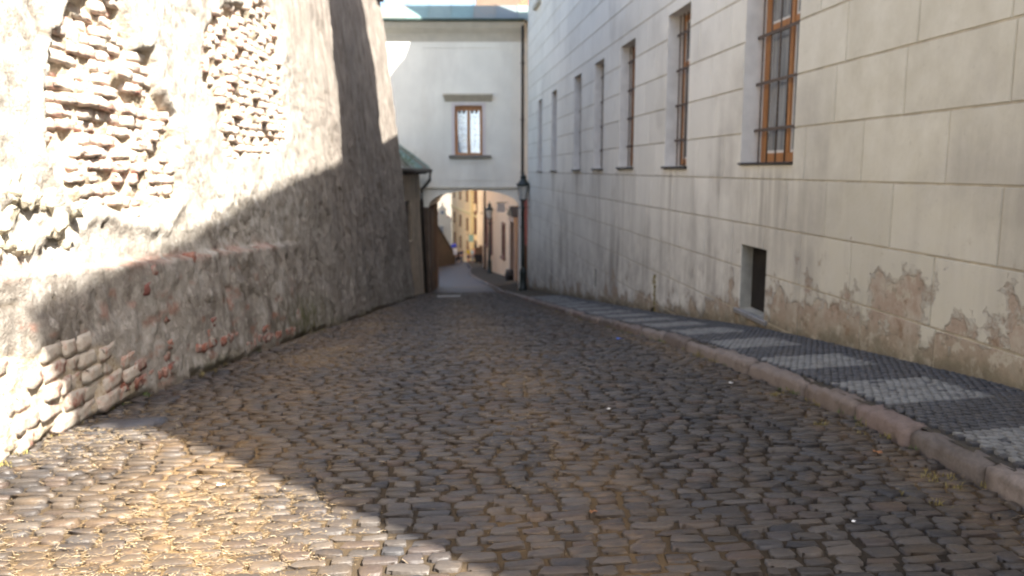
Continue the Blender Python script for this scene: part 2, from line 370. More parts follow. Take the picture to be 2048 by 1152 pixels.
# ------------------------------------------------------------------ object helpers
def link(o, parent=None):
    COL.objects.link(o)
    if parent is not None: o.parent = parent
    return o
def tag(o, label=None, cat=None, group=None, kind=None):
    if label: o['label'] = label
    if cat: o['category'] = cat
    if group: o['group'] = group
    if kind: o['kind'] = kind
    return o
def thing(name, label, cat, loc=(0, 0, 0), group=None, rz=0.):
    o = bpy.data.objects.new(name, None); COL.objects.link(o)
    o.location = loc; o.rotation_euler = (0, 0, rz); o.empty_display_size = .2
    return tag(o, label, cat, group)
def mesh_np(name, V, F, mats, smooth=False, attrs=None, fmat=None):
    """V (n,3), F list of index lists or (m,k) array"""
    me = bpy.data.meshes.new(name)
    V = np.asarray(V, dtype=np.float32)
    if isinstance(F, np.ndarray):
        k = F.shape[1]; nf = len(F)
        me.vertices.add(len(V)); me.vertices.foreach_set('co', V.ravel())
        me.loops.add(nf * k); me.loops.foreach_set('vertex_index', F.astype(np.int32).ravel())
        me.polygons.add(nf); me.polygons.foreach_set('loop_start', np.arange(0, nf * k, k, dtype=np.int32))
    else:
        me.from_pydata([tuple(map(float, v)) for v in V], [], F)
    if fmat is not None: me.polygons.foreach_set('material_index', np.asarray(fmat, dtype=np.int32))
    me.update(calc_edges=True); me.validate()
    if smooth: me.polygons.foreach_set('use_smooth', np.ones(len(me.polygons), dtype=bool))
    for mm in (mats if isinstance(mats, (list, tuple)) else [mats]): me.materials.append(mm)
    for an, av in (attrs or {}).items():
        a = me.attributes.new(an, 'FLOAT', 'POINT'); a.data.foreach_set('value', np.asarray(av, dtype=np.float32))
    return me
def obj_np(name, V, F, mats, parent=None, **kw):
    return link(bpy.data.objects.new(name, mesh_np(name, V, F, mats, **kw)), parent)
class MB:
    """collects polygons, boxes and tubes into one mesh"""
    def __init__(s): s.V = []; s.F = []; s.hg = []
    def add(s, vs, fs):
        n = len(s.V); s.V += [tuple(map(float, v)) for v in vs]; s.F += [[i + n for i in f] for f in fs]; return s
    def quad(s, a, b, c, d): return s.add([a, b, c, d], [[0, 1, 2, 3]])
    def box(s, x0, x1, y0, y1, z0, z1, T=None):
        v = [(x, y, z) for z in (z0, z1) for y in (y0, y1) for x in (x0, x1)]
        if T is not None: v = [T(*p) for p in v]
        return s.add(v, [[0,2,3,1],[4,5,7,6],[0,1,5,4],[2,6,7,3],[0,4,6,2],[1,3,7,5]])
    def prism(s, bottom, top):
        n = len(bottom)
        return s.add(list(bottom) + list(top), [list(range(n))[::-1], list(range(n, 2*n))] + [[i, (i+1) % n, n + (i+1) % n, n + i] for i in range(n)])
    def tube(s, pts, r, n=8, cap=True):
        pts = [Vector(p) for p in pts]; rs = r if isinstance(r, (list, tuple)) else [r] * len(pts)
        base = len(s.V); rings = []
        for i, p in enumerate(pts):
            d = (pts[min(i+1, len(pts)-1)] - pts[max(i-1, 0)]).normalized()
            a = d.orthogonal().normalized() if abs(d.z) < .95 else Vector((1, 0, 0)); a = (a - d * a.dot(d)).normalized(); b_ = d.cross(a)
            rings.append([p + (a * math.cos(2*math.pi*k/n) + b_ * math.sin(2*math.pi*k/n)) * rs[i] for k in range(n)])
        vs = [v for rr in rings for v in rr]; fs = []
        for i in range(len(pts) - 1):
            for k in range(n): fs.append([i*n+k, i*n+(k+1) % n, (i+1)*n+(k+1) % n, (i+1)*n+k])
        if cap: fs += [list(range(n))[::-1], [(len(pts)-1)*n+k for k in range(n)]]
        return s.add(vs, fs)
    def lathe(s, c, prof, n=12, square=False):
        """prof: list of (radius, z)"""
        off = math.pi / n if square else 0
        vs = [(c[0] + r_ * math.cos(2*math.pi*k/n + off), c[1] + r_ * math.sin(2*math.pi*k/n + off), c[2] + z) for r_, z in prof for k in range(n)]
        fs = [[i*n+k, i*n+(k+1) % n, (i+1)*n+(k+1) % n, (i+1)*n+k] for i in range(len(prof)-1) for k in range(n)]
        fs += [list(range(n))[::-1], [(len(prof)-1)*n+k for k in range(n)]]
        return s.add(vs, fs)
    def build(s, name, mat, parent=None, smooth=False, attrs=None, bevel=0.):
        me = bpy.data.meshes.new(name); me.from_pydata(s.V, [], s.F)
        bm = bmesh.new(); bm.from_mesh(me)
        if bevel: bmesh.ops.remove_doubles(bm, verts=bm.verts, dist=1e-5)
        bmesh.ops.recalc_face_normals(bm, faces=bm.faces)
        if bevel: bmesh.ops.bevel(bm, geom=list(bm.edges), offset=bevel, segments=1, affect='EDGES')
        bm.to_mesh(me); bm.free()
        me.materials.append(mat)
        if smooth:
            me.polygons.foreach_set('use_smooth', np.ones(len(me.polygons), dtype=bool))
        for an, fn in (attrs or {}).items():
            a = me.attributes.new(an, 'FLOAT', 'POINT')
            a.data.foreach_set('value', np.array([fn(*v.co) for v in me.vertices], dtype=np.float32))
        o = bpy.data.objects.new(name, me)
        if smooth == 'auto':
            pass
        return link(o, parent)
def grid_faces(nu, nv):
    i = np.arange(nu - 1)[:, None] * nv + np.arange(nv - 1)[None, :]
    return np.stack([i, i + nv, i + nv + 1, i + 1], -1).reshape(-1, 4)

# ------------------------------------------------------------------ ground, road sheet, pavement sheet
yy = np.concatenate([np.linspace(-300, -10, 12), np.linspace(-8, 200, 105), np.linspace(230, 700, 8)])
xx = np.array([-400,-150,-60,-30,-15,-8,0,8,15,30,60,150,400.])
gv = np.array([(x, y, float(g(np.clip(y, -60, 200))) - .35 + .0 * x) for y in yy for x in xx])
tag(obj_np('ground', gv, grid_faces(len(yy), len(xx))[:, ::-1], M['earth']), kind='structure')
def road_dz(x, y): return .012 * fbm(x * .8, y * .8, 5, 3) - .03 * np.exp(-((x - 2.75) / .22) ** 2)
ry = np.concatenate([np.arange(-8, 2, .4), np.arange(2, 20, .12), np.arange(20, 45, .4), np.arange(45, 150, 1.5)])
rx = np.concatenate([np.arange(-16, -3, .5), np.arange(-3, 3.05, .1), np.arange(3.1, 9, .6)])
X, Y = np.meshgrid(rx, ry); Z = g(Y) + np.where(Y < 38, road_dz(X, Y), 0) - np.where(X > 2.98, .2, 0) * (Y < 130)
road = tag(obj_np('road', np.stack([X, Y, Z], -1).reshape(-1, 3), grid_faces(len(ry), len(rx))[:, ::-1], [M['bed'], M['far_road']],
    fmat=(np.repeat(.5 * (ry[1:] + ry[:-1]) > 37.5, len(rx) - 1)).astype(int)), kind='structure')
py = np.concatenate([np.arange(-2, 20, .25), np.arange(20, 100, .8)])
us = np.linspace(0, 1, 8)
PV = np.array([((kx(y) + .08) * (1 - u) + fx(y) * u, y, 0) for y in py for u in us])
PV[:, 2] = pav(PV[:, 0], PV[:, 1]) - .012
pavement = tag(obj_np('pavement', PV, grid_faces(len(py), len(us))[:, ::-1], M['bed_pave']), kind='structure')

# cobbles ----------------------------------------------------------------
def cobble_template(seed):
    """domed top 4x4 verts + skirt ring, unit size -.5...5, height 1 = crown above base"""
    r_ = np.random.default_rng(seed)
    t = np.array([-1, -.74, .74, 1.])
    V = []
    for a in t:
        for b_ in t:
            corner = (abs(a) == 1) and (abs(b_) == 1); edge = (abs(a) == 1) or (abs(b_) == 1)
            s_ = .76 if corner else (.97 if edge else 1.)
            z = .56 if corner else (.70 if edge else 1.)
            V.append((a * .5 * s_ + r_.normal(0, .038), b_ * .5 * s_ + r_.normal(0, .045), z + r_.normal(0, .10)))
    ring = [0,1,2,3,7,11,15,14,13,12,8,4]
    for i in ring: V.append((V[i][0] * 1.06, V[i][1] * 1.06, -1.1))
    F = [[i*4+j, (i+1)*4+j, (i+1)*4+j+1, i*4+j+1] for i in range(3) for j in range(3)]
    n = len(ring)
    F += [[ring[k], ring[(k+1) % n], 16 + (k+1) % n, 16 + k] for k in range(n)]
    return np.array(V), np.array(F)
CT = [cobble_template(100 + i) for i in range(14)]
spots = []   # x, y, w, d, rot, tilt
y = 2.35; row = 0
while y < 37.2:
    d = random.uniform(.072, .096) * (1 if y < 22 else 1.15)
    x = float(lx(y)) - .12 + random.uniform(0, .1); xe = 2.93
    while x < xe - .05:
        w = random.uniform(.11, .20)
        if random.random() < .06: w *= 1.2
        if x + w > xe: w = max(.07, xe - x)
        cx_ = x + w / 2
        wob = .03 * math.sin(cx_ * 1.1 + y * .35) + .008 * math.sin(cx_ * 3.1 + y)
        if y < 36.6 or cx_ > -.1:
            spots.append((cx_, y + d / 2 + wob + random.uniform(-.006, .006), w - random.uniform(.014, .030), d - random.uniform(.013, .026),
                          random.gauss(0, .035), random.gauss(0, .03), random.gauss(0, .03), random.uniform(-.007, .008)))
        x += w
    y += d; row += 1
S = np.array(spots)
# pull the slab spot at the foot of the wall free
SLAB = (-2.12, 5.62)
S = S[~((abs(S[:, 0] - SLAB[0]) < .27) & (abs(S[:, 1] - SLAB[1]) < .14))]
S = S[S[:, 0] > lx(S[:, 1]) - .16]
hs = .023
def slope(y_): return (g(y_ + .1) - g(y_ - .1)) / .2
order = np.argsort(S[:, 1] + .12 * abs(S[:, 0] - .2))
CAMX = np.array([math.sin(R(5.5)), math.cos(R(5.5))])
inview = (S[:, 1] > 2.9) & (abs((S[:, 0] * CAMX[1] - S[:, 1] * CAMX[0]) / (S[:, 0] * CAMX[0] + S[:, 1] * CAMX[1])) < .66)
order = [i for i in order if inview[i]][:300]
near = set(order)
cme = [mesh_np('cobblestone', V, [list(f) for f in F], M['cobble'], smooth=True, attrs={'rnd': np.zeros(len(V))}) for V, F in CT]
def cob_z(x, y): return float(g(y) + road_dz(np.array([x]), np.array([y]))[0])
for i in order:
    x_, y_, w, d, r_, t1, t2, dz = S[i]
    o = bpy.data.objects.new('cobblestone', cme[i % len(cme)]); link(o, road)
    o.location = (x_, y_, cob_z(x_, y_) + dz - .006)
    o.rotation_euler = (math.atan(float(slope(y_))) + t1, t2, r_); o.scale = (w, d, hs)
rest = np.array([i for i in range(len(S)) if i not in near])
def bake(idx, S, templates, h):
    """many stones of one kind in one mesh"""
    Vs, Fs, Rn = [], [], []; n = 0
    tid = rng.integers(0, len(templates), len(idx))
    for t, (TV, TF) in enumerate(templates):
        sel = idx[tid == t]
        if not len(sel): continue
        x_, y_, w, d, r_, t1, t2, dz = S[sel].T
        lx_ = TV[None, :, 0] * w[:, None]; ly_ = TV[None, :, 1] * d[:, None]; lz_ = TV[None, :, 2] * h + lx_ * -t2[:, None] + ly_ * t1[:, None]
        c_, s_ = np.cos(r_)[:, None], np.sin(r_)[:, None]
        wx_ = x_[:, None] + lx_ * c_ - ly_ * s_; wy_ = y_[:, None] + lx_ * s_ + ly_ * c_
        base = g(wy_) + (road_dz(x_, y_) + dz - .006)[:, None]
        Vs.append(np.stack([wx_, wy_, base + lz_], -1).reshape(-1, 3))
        Fs.append((TF[None] + (np.arange(len(sel)) * len(TV))[:, None, None] + n).reshape(-1, 4)); n += len(sel) * len(TV)
        Rn.append(np.repeat(rng.random(len(sel)), len(TV)))
    return np.concatenate(Vs), np.concatenate(Fs), np.concatenate(Rn)
V, F, Rn = bake(rest, S, CT, hs)
tag(obj_np('cobblestones', V, F, M['cobble'], road, smooth=True, attrs={'rnd': Rn}), kind='stuff')
# dark slab lying at the foot of the wall
TV, TF = CT[3]
sl = obj_np('slab_stone', TV * np.array([.46, .22, .035]), [list(f) for f in TF], M['slab'], road, smooth=True, attrs={'rnd': np.zeros(len(TV))})
sl.location = (SLAB[0], SLAB[1], cob_z(*SLAB) + .004); sl.rotation_euler = (math.atan(float(slope(5.6))), 0, .08)

# pavement setts ----------------------------------------------------------
def sett_template(seed):
    r_ = np.random.default_rng(seed)
    a = [(-.5, -.5), (.5, -.5), (.5, .5), (-.5, .5)]
    V = [(x * .86 + r_.normal(0, .03), y * .86 + r_.normal(0, .03), 1 + r_.normal(0, .06)) for x, y in a]
    V += [(x + r_.normal(0, .03), y + r_.normal(0, .03), .55) for x, y in a] + [(x, y, -1.) for x, y in a]
    F = [[0, 1, 2, 3]] + [[k, k + 4, (k + 1) % 4 + 4, (k + 1) % 4] for k in range(4)] + [[k + 4, k + 8, (k + 1) % 4 + 8, (k + 1) % 4 + 4] for k in range(4)]
    return np.array(V), np.array(F)
ST = [sett_template(40 + i) for i in range(10)]
sp = []
y = 2.6; row = 0
while y < 26:
    p_ = .062 if y < 14 else .085
    n = int((4.3 - 3.09) / p_)
    for k in range(n):
        x = 3.105 + (k + (.5 if row % 2 else 0)) * p_ + random.uniform(-.005, .005)
        yq = y + random.uniform(-.005, .005)
        ph = ((yq - 3.65) / 1.475) % 1.0
        white = (ph < .52) and (3.13 + .0 < x < 3.90)
        if white and random.random() < .03: white = False
        sp.append((x, yq, p_ - random.uniform(.008, .014), p_ - random.uniform(.008, .014), random.gauss(0, .06), random.gauss(0, .03), random.gauss(0, .03), random.uniform(-.003, .003), float(white)))
    y += p_; row += 1
SP = np.array(sp)
def pav_z(x, y): return pav(x, y) + .006 * fbm(x * 1.4, y * 1.4, 9, 2)
od = np.argsort(SP[:, 1] - .25 * SP[:, 0])
od = [i for i in od if SP[i, 1] > 3.3 + 1.1 * (SP[i, 0] - 2.95)][:300]
nearp = set(od)
sme = {}
for wv, mk in ((0, 'sett_dark'), (1, 'sett_light')):
    sme[wv] = [mesh_np('sett', V_, [list(f) for f in F_], M[mk], attrs={'rnd': np.zeros(len(V_))}) for V_, F_ in ST]
for i in od:
    x_, y_, w, d, r_, t1, t2, dz, wv = SP[i]
    o = bpy.data.objects.new('sett', sme[int(wv)][i % len(ST)]); link(o, pavement)
    o.location = (x_, y_, float(pav_z(np.array(x_), np.array(y_))) + dz); o.rotation_euler = (math.atan(float(slope(y_))) + t1, t2, r_); o.scale = (w, d, .012)
for wv, mk, nm in ((0, 'sett_dark', 'setts'), (1, 'sett_light', 'setts')):
    idx = np.array([i for i in range(len(SP)) if i not in nearp and int(SP[i, 8]) == wv])
    Vs, Fs, Rn = [], [], []; n0 = 0
    tid = rng.integers(0, len(ST), len(idx))
    for t, (TV, TF) in enumerate(ST):
        sel = idx[tid == t]; x_, y_, w, d, r_, t1, t2, dz = SP[sel][:, :8].T
        lx_ = TV[None, :, 0] * w[:, None]; ly_ = TV[None, :, 1] * d[:, None]
        lz_ = TV[None, :, 2] * .012 - lx_ * t2[:, None] + ly_ * t1[:, None]
        wx_ = x_[:, None] + lx_; wy_ = y_[:, None] + ly_
        Vs.append(np.stack([wx_, wy_, pav_z(wx_, wy_) + dz[:, None] + lz_], -1).reshape(-1, 3))
        Fs.append((TF[None] + (np.arange(len(sel)) * len(TV))[:, None, None] + n0).reshape(-1, 4)); n0 += len(sel) * len(TV)
        Rn.append(np.repeat(rng.random(len(sel)), len(TV)))
    tag(obj_np(nm, np.concatenate(Vs), np.concatenate(Fs), M[mk], pavement, attrs={'rnd': np.concatenate(Rn)}), kind='stuff')

# kerb ---------------------------------------------------------------------
kerb = bpy.data.objects.new('kerb', None); link(kerb); tag(kerb, kind='structure'); kerb.location = (2.95, 0, 0)
def kerb_stone(y0, y1, seed):
    r_ = np.random.default_rng(seed)
    n = 10; prof = [(.0, -.16), (.0, .055), (.016, .088), (.045, .102), (.11, .107), (.150, .105), (.155, -.16)]
    V = []; dx = r_.normal(0, .010); dz = r_.normal(0, .006); sk = r_.normal(0, .010)
    for i in range(n):
        u = i / (n - 1); yv = y0 + .011 + (y1 - y0 - .022) * u
        for (px, pz) in prof:
            rough_ = (1 if pz > 0 else .3)
            e = (abs(u - .5) * 2) ** 14 * .012
            V.append((float(kx(yv)) + px + dx + sk * (u - .5) + r_.normal(0, .007) * rough_ + (e if px < .1 else -e),
                      yv, float(g(yv)) + pz + dz + r_.normal(0, .007) * rough_ - (e if pz > 0 else 0)))
    m_ = len(prof)
    F = [[i*m_+k, (i+1)*m_+k, (i+1)*m_+k+1, i*m_+k+1] for i in range(n-1) for k in range(m_-1)]
    F += [[k for k in range(m_)], [(n-1)*m_+k for k in range(m_)][::-1]]
    o = obj_np('kerb_stone', V, F, M['kerb'], None, smooth=True, attrs={'rnd': np.zeros(len(V))})
    o.parent = kerb; o.matrix_parent_inverse = Matrix.Translation(kerb.location).inverted()
    return o
cuts = [.9, 1.9, 2.85, 3.92, 4.6, 5.3, 6.1, 7.25, 8.15, 9.2]
while cuts[-1] < 92: cuts.append(cuts[-1] + (random.uniform(.8, 1.25) if cuts[-1] < 40 else random.uniform(1.4, 2)))
for i in range(len(cuts) - 1): kerb_stone(cuts[i], cuts[i+1], 500 + i)

# ------------------------------------------------------------------ the old wall on the left
def inpoly_sd(px, pz, poly):
    """signed distance, negative inside"""
    poly = np.array(poly); d = np.full(px.shape, 1e9); ins = np.zeros(px.shape, bool)
    for a, b_ in zip(poly, np.roll(poly, -1, 0)):
        e = b_ - a; t = np.clip(((px - a[0]) * e[0] + (pz - a[1]) * e[1]) / (e @ e), 0, 1)
        d = np.minimum(d, np.hypot(px - a[0] - t * e[0], pz - a[1] - t * e[1]))
        c_ = ((a[1] <= pz) != (b_[1] <= pz)) & (px < a[0] + (pz - a[1]) * e[0] / (e[1] if abs(e[1]) > 1e-9 else 1e-9))
        ins ^= c_
    return np.where(ins, -d, d)
HOLE1 = [(6.39,2.8),(6.88,3.01),(7.36,3.12),(7.51,2.78),(7.53,2.68),(7.85,2.73),(7.94,2.38),(8.16,2.17),(8.1,1.83),(8.08,1.45),(7.68,1.23),(6.87,1.28),(6.21,1.35),(6.05,1.54),(5.9,1.78),(5.88,1.95),(6.1,2.24),(6.2,2.46)]
HOLE2 = [(9.63,3.41),(10.83,3.76),(12.3,4.1),(12.9,3.78),(12.72,3.28),(12.81,2.7),(12.73,2.02),(10.85,1.77),(9.67,1.81),(9.49,2.2),(9.21,2.5),(9.01,2.94)]
LOWB = [(4.2,.62),(5.04,.57),(5.9,.42),(6.55,.10),(6.6,-.3),(4.0,-.2)]
WTOP = 7.55
def batter(h): return np.interp(h, [0, 4.7, 10.6, 16], [0, -.36, -1.0, -1.6])
def ledge(y): return np.interp(y, [-8, 5.18, 7.02, 8.55, 10.08, 14, 40], [1.6, 1.03, .89, .80, .72, .45, -3])
def wall_disp(Yv, Zv):
    d = .055 * fbm(Yv * .55, Zv * .7, 21, 3) + .034 * fbm(Yv * 2.6, Zv * 3, 22, 3) + .017 * fbm(Yv * 8, Zv * 10, 23, 3)
    h = Zv - g(Yv)
    nz = .16 * fbm(Yv * 2.1, Zv * 2.1, 31, 5)
    h1 = inpoly_sd(Yv, Zv, HOLE1) + nz; h2 = inpoly_sd(Yv, Zv, HOLE2) + nz * 1.3
    hm = np.maximum(np.clip(-h1 / .035, 0, 1), np.clip(-h2 / .05, 0, 1) * .95)
    lo = np.clip(-(inpoly_sd(Yv, Zv, LOWB) + .8 * nz) / .04, 0, 1)
    d = d - hm * (.082 + .06 * fbm(Yv * 3.2, Zv * 4, 33, 3) + .03 * fbm(Yv * 14, Zv * 18, 34, 2)) - lo * .016
    # lips of thick plaster round the hole
    lip = np.exp(-(h1 - .06) ** 2 / .0035) * (h1 > 0)
    d = d + .04 * lip
    pl = np.clip((ledge(Yv) + .02 * fbm(Yv * 3, Zv * 0, 41, 3) - Zv) / .02, 0, 1) * np.clip((13 - Yv) / 2.5, 0, 1)
    d = d + .095 * pl
    # bulging rubble low on the left
    rb = np.exp(-((Yv - 5.55) / .55) ** 2 - ((Zv - 1.38) / .28) ** 2)
    d = d + rb * (.07 * np.abs(fbm(Yv * 4.2, Zv * 4.6, 51, 3)) * 2 - .03 + .03 * fbm(Yv * 12, Zv * 13, 52, 2))
    gou = np.exp(-(((Yv - 6.0) * .9 + (Zv - 1.2) * -.45) / .20) ** 2 - (((Zv - 1.2) + (Yv - 6.0) * -.35) / .055) ** 2)
    d = d - .10 * gou
    # cracks
    cr = np.abs(fbm(Yv * 1.1, Zv * 1.7, 61, 4)); crm = np.clip(1 - cr / .022, 0, 1) * (fbm(Yv * .6, Zv * .6, 62, 2) > -.08) * (1 - hm)
    d = d - .026 * crm
    # hollow joint at the foot
    ft = np.clip((.09 + .05 * fbm(Yv * 2.2, Zv * 0, 71, 3) - h) / .05, 0, 1)
    d = d - .05 * ft * (fbm(Yv * 1.4, Zv * 0, 72, 2) > -.15)
    # vertical weather flutes at the far end
    fa = np.clip((Yv - 11) / 6, 0, 1)
    d = d + fa * .035 * fbm(Yv * 1.7, Zv * .16, 81, 4)
    return d, hm, lo, pl, crm, ft
wy = np.concatenate([np.arange(-8, 4.2, .25), np.arange(4.2, 8.6, .021), np.arange(8.6, 13.5, .032), np.arange(13.5, 30.05, .085)])
wh = np.concatenate([np.linspace(-.2, 4.6, 165), np.linspace(4.68, 12, 62)])
WYg, WHg = np.meshgrid(wy, wh, indexing='ij')
WZg = np.minimum(g(WYg) + WHg, WTOP)
D, HM, LO, PLM, CRM, FT = wall_disp(WYg, WZg)
WXg = lx(WYg) + batter(WZg - g(WYg)) + D
nred = fbm(WYg * 4.2, WZg * 10.5, 91, 4)
redm = .7 * np.clip((nred - .34) / .22, 0, 1) * np.clip((ledge(WYg) - WZg + .15) / .1, 0, 1) * np.clip((13.5 - WYg) / 3, 0, 1) * (.35 + .65 * np.clip((1.1 - (WZg - g(WYg))) / .5, 0, 1)) * (1 - HM)
redm = np.maximum(redm, .6 * np.exp(-((ledge(WYg) - WZg) / .05) ** 2) * (nred > .0) * (WYg < 11))
mossm = np.exp(-((WYg - 12.6) / 1.7) ** 2) * np.clip((.75 - (WZg - g(WYg))) / .4, 0, 1) + .8 * np.clip((.2 - (WZg - g(WYg))) / .15, 0, 1) * (fbm(WYg * .8, WZg, 95, 2) > .1)
wall = thing('old_wall', 'tall battered old plaster wall with broken plaster and exposed bricks', 'wall', (-2.6, 5, float(g(5))))
def pinv(o, p=None):
    """parent keeping world coordinates (parent unrotated)"""
    o.parent = p; o.matrix_parent_inverse = Matrix.Translation(p.location).inverted() if p.rotation_euler[2] == 0 else (Matrix.Translation(p.location) @ p.rotation_euler.to_matrix().to_4x4()).inverted(); return o
wf = grid_faces(len(wy), len(wh))
pinv(obj_np('plaster', np.stack([WXg, WYg, WZg], -1).reshape(-1, 3), wf[:, ::-1][:, [0, 1, 2, 3]], M['old_plaster'], smooth=True,
    attrs={'hole': np.maximum(HM, LO).ravel(), 'red': redm.ravel(), 'moss': np.clip(mossm, 0, 1).ravel(), 'plinth': np.clip((ledge(WYg) - WZg) / .06, 0, 1).ravel(), 'crack': np.maximum(CRM * .8, FT * .7).ravel()}), wall)
# body behind the face: end wall and back
mb = MB()
for (ya, yb) in [(-8, 4), (4, 12), (12, 20), (20, 30)]:
    pass
zs = np.linspace(-.4, 1, 24)
yE = 29.98; zE = float(g(yE)) - .2 + (WTOP - float(g(yE)) + .2) * np.linspace(0, 1, 24)
for i in range(23):
    xa = float(lx(yE) + batter(zE[i] - g(yE)) + wall_disp(np.array([yE]), np.array([zE[i]]))[0][0]); xb = float(lx(yE) + batter(zE[i+1] - g(yE)) + wall_disp(np.array([yE]), np.array([zE[i+1]]))[0][0])
    mb.quad((xa - .01, yE, zE[i]), (xb - .01, yE, zE[i+1]), (-4.6, yE, zE[i+1]), (-4.6, yE, zE[i]))
mb.quad((-4.6, yE, -3.3), (-4.6, yE, WTOP), (-5.2, -8, WTOP), (-5.2, -8, -.4))
pinv(mb.build('end_wall', M['old_plaster'], attrs={k: (lambda *a: 0.) for k in ('hole', 'red', 'moss', 'plinth', 'crack')}), wall)
# coping tiles along the top
yv = -7.5
while yv < 30.0:
    x0 = float(lx(yv) + batter(WTOP - g(yv)))
    mb = MB(); T = lambda x, y, z, x0=x0, yv=yv: (x0 + x, yv + y, WTOP + z + (.16 * (-x) if x < 0 else -.03))
    mb.box(-2.2, .16, 0, .48, -.01, .06, T)
    pinv(mb.build('coping_tile', M['cap']), wall); yv += .5
# bricks
def lump(seed, e=.12, rd=1., cuts=1):
    bm = bmesh.new(); bmesh.ops.create_cube(bm, size=1); bmesh.ops.subdivide_edges(bm, edges=bm.edges[:], cuts=cuts, use_grid_fill=True)
    r_ = random.Random(seed)
    for v in bm.verts:
        n = sum(abs(c) > .49 for c in v.co); k = {3: 1 - .20 * rd, 2: 1 - .07 * rd, 1: 1.0, 0: 1}[n]
        v.co = Vector([c * k + r_.gauss(0, e * .35) for c in v.co])
    V = np.array([tuple(v.co) for v in bm.verts]); F = [[v.index for v in f.verts] for f in bm.faces]; bm.free()
    return V, F
LT = [lump(i, .13, .32, 2) for i in range(24)]
bme = [mesh_np('brick', V, F, M['brick'], smooth=True, attrs={'rnd': np.zeros(len(V))}) for V, F in LT]
bme3 = [mesh_np('brick', V, F, M['brick_red'], smooth=True, attrs={'rnd': np.zeros(len(V))}) for V, F in [lump(150 + i, .12, .25, 2) for i in range(10)]]
bme2 = [mesh_np('brick', V, F, M['brick_low'], smooth=True, attrs={'rnd': np.zeros(len(V))}) for V, F in [lump(50 + i, .10, .18, 2) for i in range(14)]]
def wall_x(y_, z_): return float(lx(y_) + batter(z_ - g(y_))) + float(wall_disp(np.array([y_]), np.array([z_]))[0][0])
br = []
for poly, pitch, ln, pad in ((HOLE1, .098, .255, .0), (HOLE2, .100, .27, .02)):
    P_ = np.array(poly); z = P_[:, 1].min(); row = 0
    while z < P_[:, 1].max():
        yv = P_[:, 0].min() - random.uniform(0, .2)
        while yv < P_[:, 0].max():
            l = ln * random.choice([1, 1, .52, .9]) * random.uniform(.9, 1.08)
            yc, zc = yv + l / 2, z + .045 + .018 * math.sin(yv * 2.2)
            sd = float(inpoly_sd(np.array([yc]), np.array([zc]), poly)[0]) + .10 * float(fbm(np.array([yc * 2.1]), np.array([zc * 2.1]), 31, 4)[0])
            if sd < -.03 + pad and random.random() > .07: br.append((yc, zc, l, pitch, 0))
            yv += l
        z += pitch; row += 1
low = []
z = -.16; row = 0
while z < .6:
    yv = 4.3 + random.uniform(0, .2)
    while yv < 6.7:
        l = random.choice([.30, .30, .17, .26]) * random.uniform(.9, 1.1)
        zc = z + float(g(yv)) * .55 + .06
        if zc - float(g(yv + l/2)) > .04 and float(inpoly_sd(np.array([yv + l/2]), np.array([zc]), LOWB)[0]) < .02 and random.random() > .05: low.append((yv + l/2, zc, l, .122, 1))
        yv += l
    z += .122
# single bricks showing through the plaster
for k in range(110):
    yc = 6.4 + 5.6 * random.random() ** 1.2; row_ = random.choice([0, 0, 0, 0, 1, 1, 2])
    zc = float(g(yc)) + .16 + row_ * .115 + random.uniform(-.015, .015)
    if float(fbm(np.array([yc * .9]), np.array([row_ * .7]), 97, 2)[0]) > -.12: low.append((yc, zc, random.choice([.15, .24, .13]), .10, 2))
for (yc, zc) in [(6.95,.66),(7.35,.35),(8.05,.80),(8.3,.12),(8.55,.30),(10.1,.66),(7.15,.78)]: low.append((yc, zc, random.choice([.13, .2]), .11, 2))
allb = low + br
for k, (yc, zc, l, p_, typ) in enumerate(allb):
    x_ = wall_x(yc, zc)
    ext = {0: .020 + random.choice([0, 0, 0, 0, -.05, -.02, .015]) + random.uniform(-.016, .016), 1: .0 + random.uniform(-.010, .012), 2: -.010}[typ]
    rec = (yc, zc, l, p_, typ, x_, ext); allb[k] = rec
extra = allb[300:]
for k, (yc, zc, l, p_, typ, x_, ext) in enumerate(allb[:300]):
    o = bpy.data.objects.new('brick', random.choice((bme, bme2, bme3)[typ])); COL.objects.link(o)
    o.location = (x_ + ext - .055, yc, zc); o.rotation_euler = (random.gauss(0, .04), random.gauss(0, .06), random.gauss(0, .06))
    o.scale = (.13, l - (random.uniform(-.01, .012) if typ == 0 else random.uniform(.006, .014)), p_ - (random.uniform(.006, .022) if typ == 0 else random.uniform(.008, .016)))
    pinv(o, wall)
Vs, Fs, Rn = [], [], []
for (yc, zc, l, p_, typ, x_, ext) in extra:
    TV, TF = random.choice(LT); n0 = sum(len(v) for v in Vs)
    Vs.append(TV * np.array([.13, l - .02, p_ - .02]) + np.array([x_ + ext - .055, yc, zc])); Fs += [[i + n0 for i in f] for f in TF]; Rn.append(np.full(len(TV), random.random()))
if extra:
    tag(pinv(obj_np('bricks', np.concatenate(Vs), Fs, M['brick'], smooth=True, attrs={'rnd': np.concatenate(Rn)}), wall), kind='stuff')
# rubble stones in the hollow left of the bricks
for k in range(26):
    yc = 5.15 + random.random() * 1.0; zc = 1.12 + random.random() * .5
    V_, F_ = lump(900 + k, .26, .5, 2)
    s_ = random.uniform(.05, .13)
    o = obj_np('rubble_stone', V_ * np.array([s_ * .8, s_ * 1.4, s_]), F_, M['rubble'], smooth=True)
    o.location = (wall_x(yc, zc) - .02, yc, zc); o.rotation_euler = (random.random(), random.random() * .6, random.random())
    pinv(o, wall)

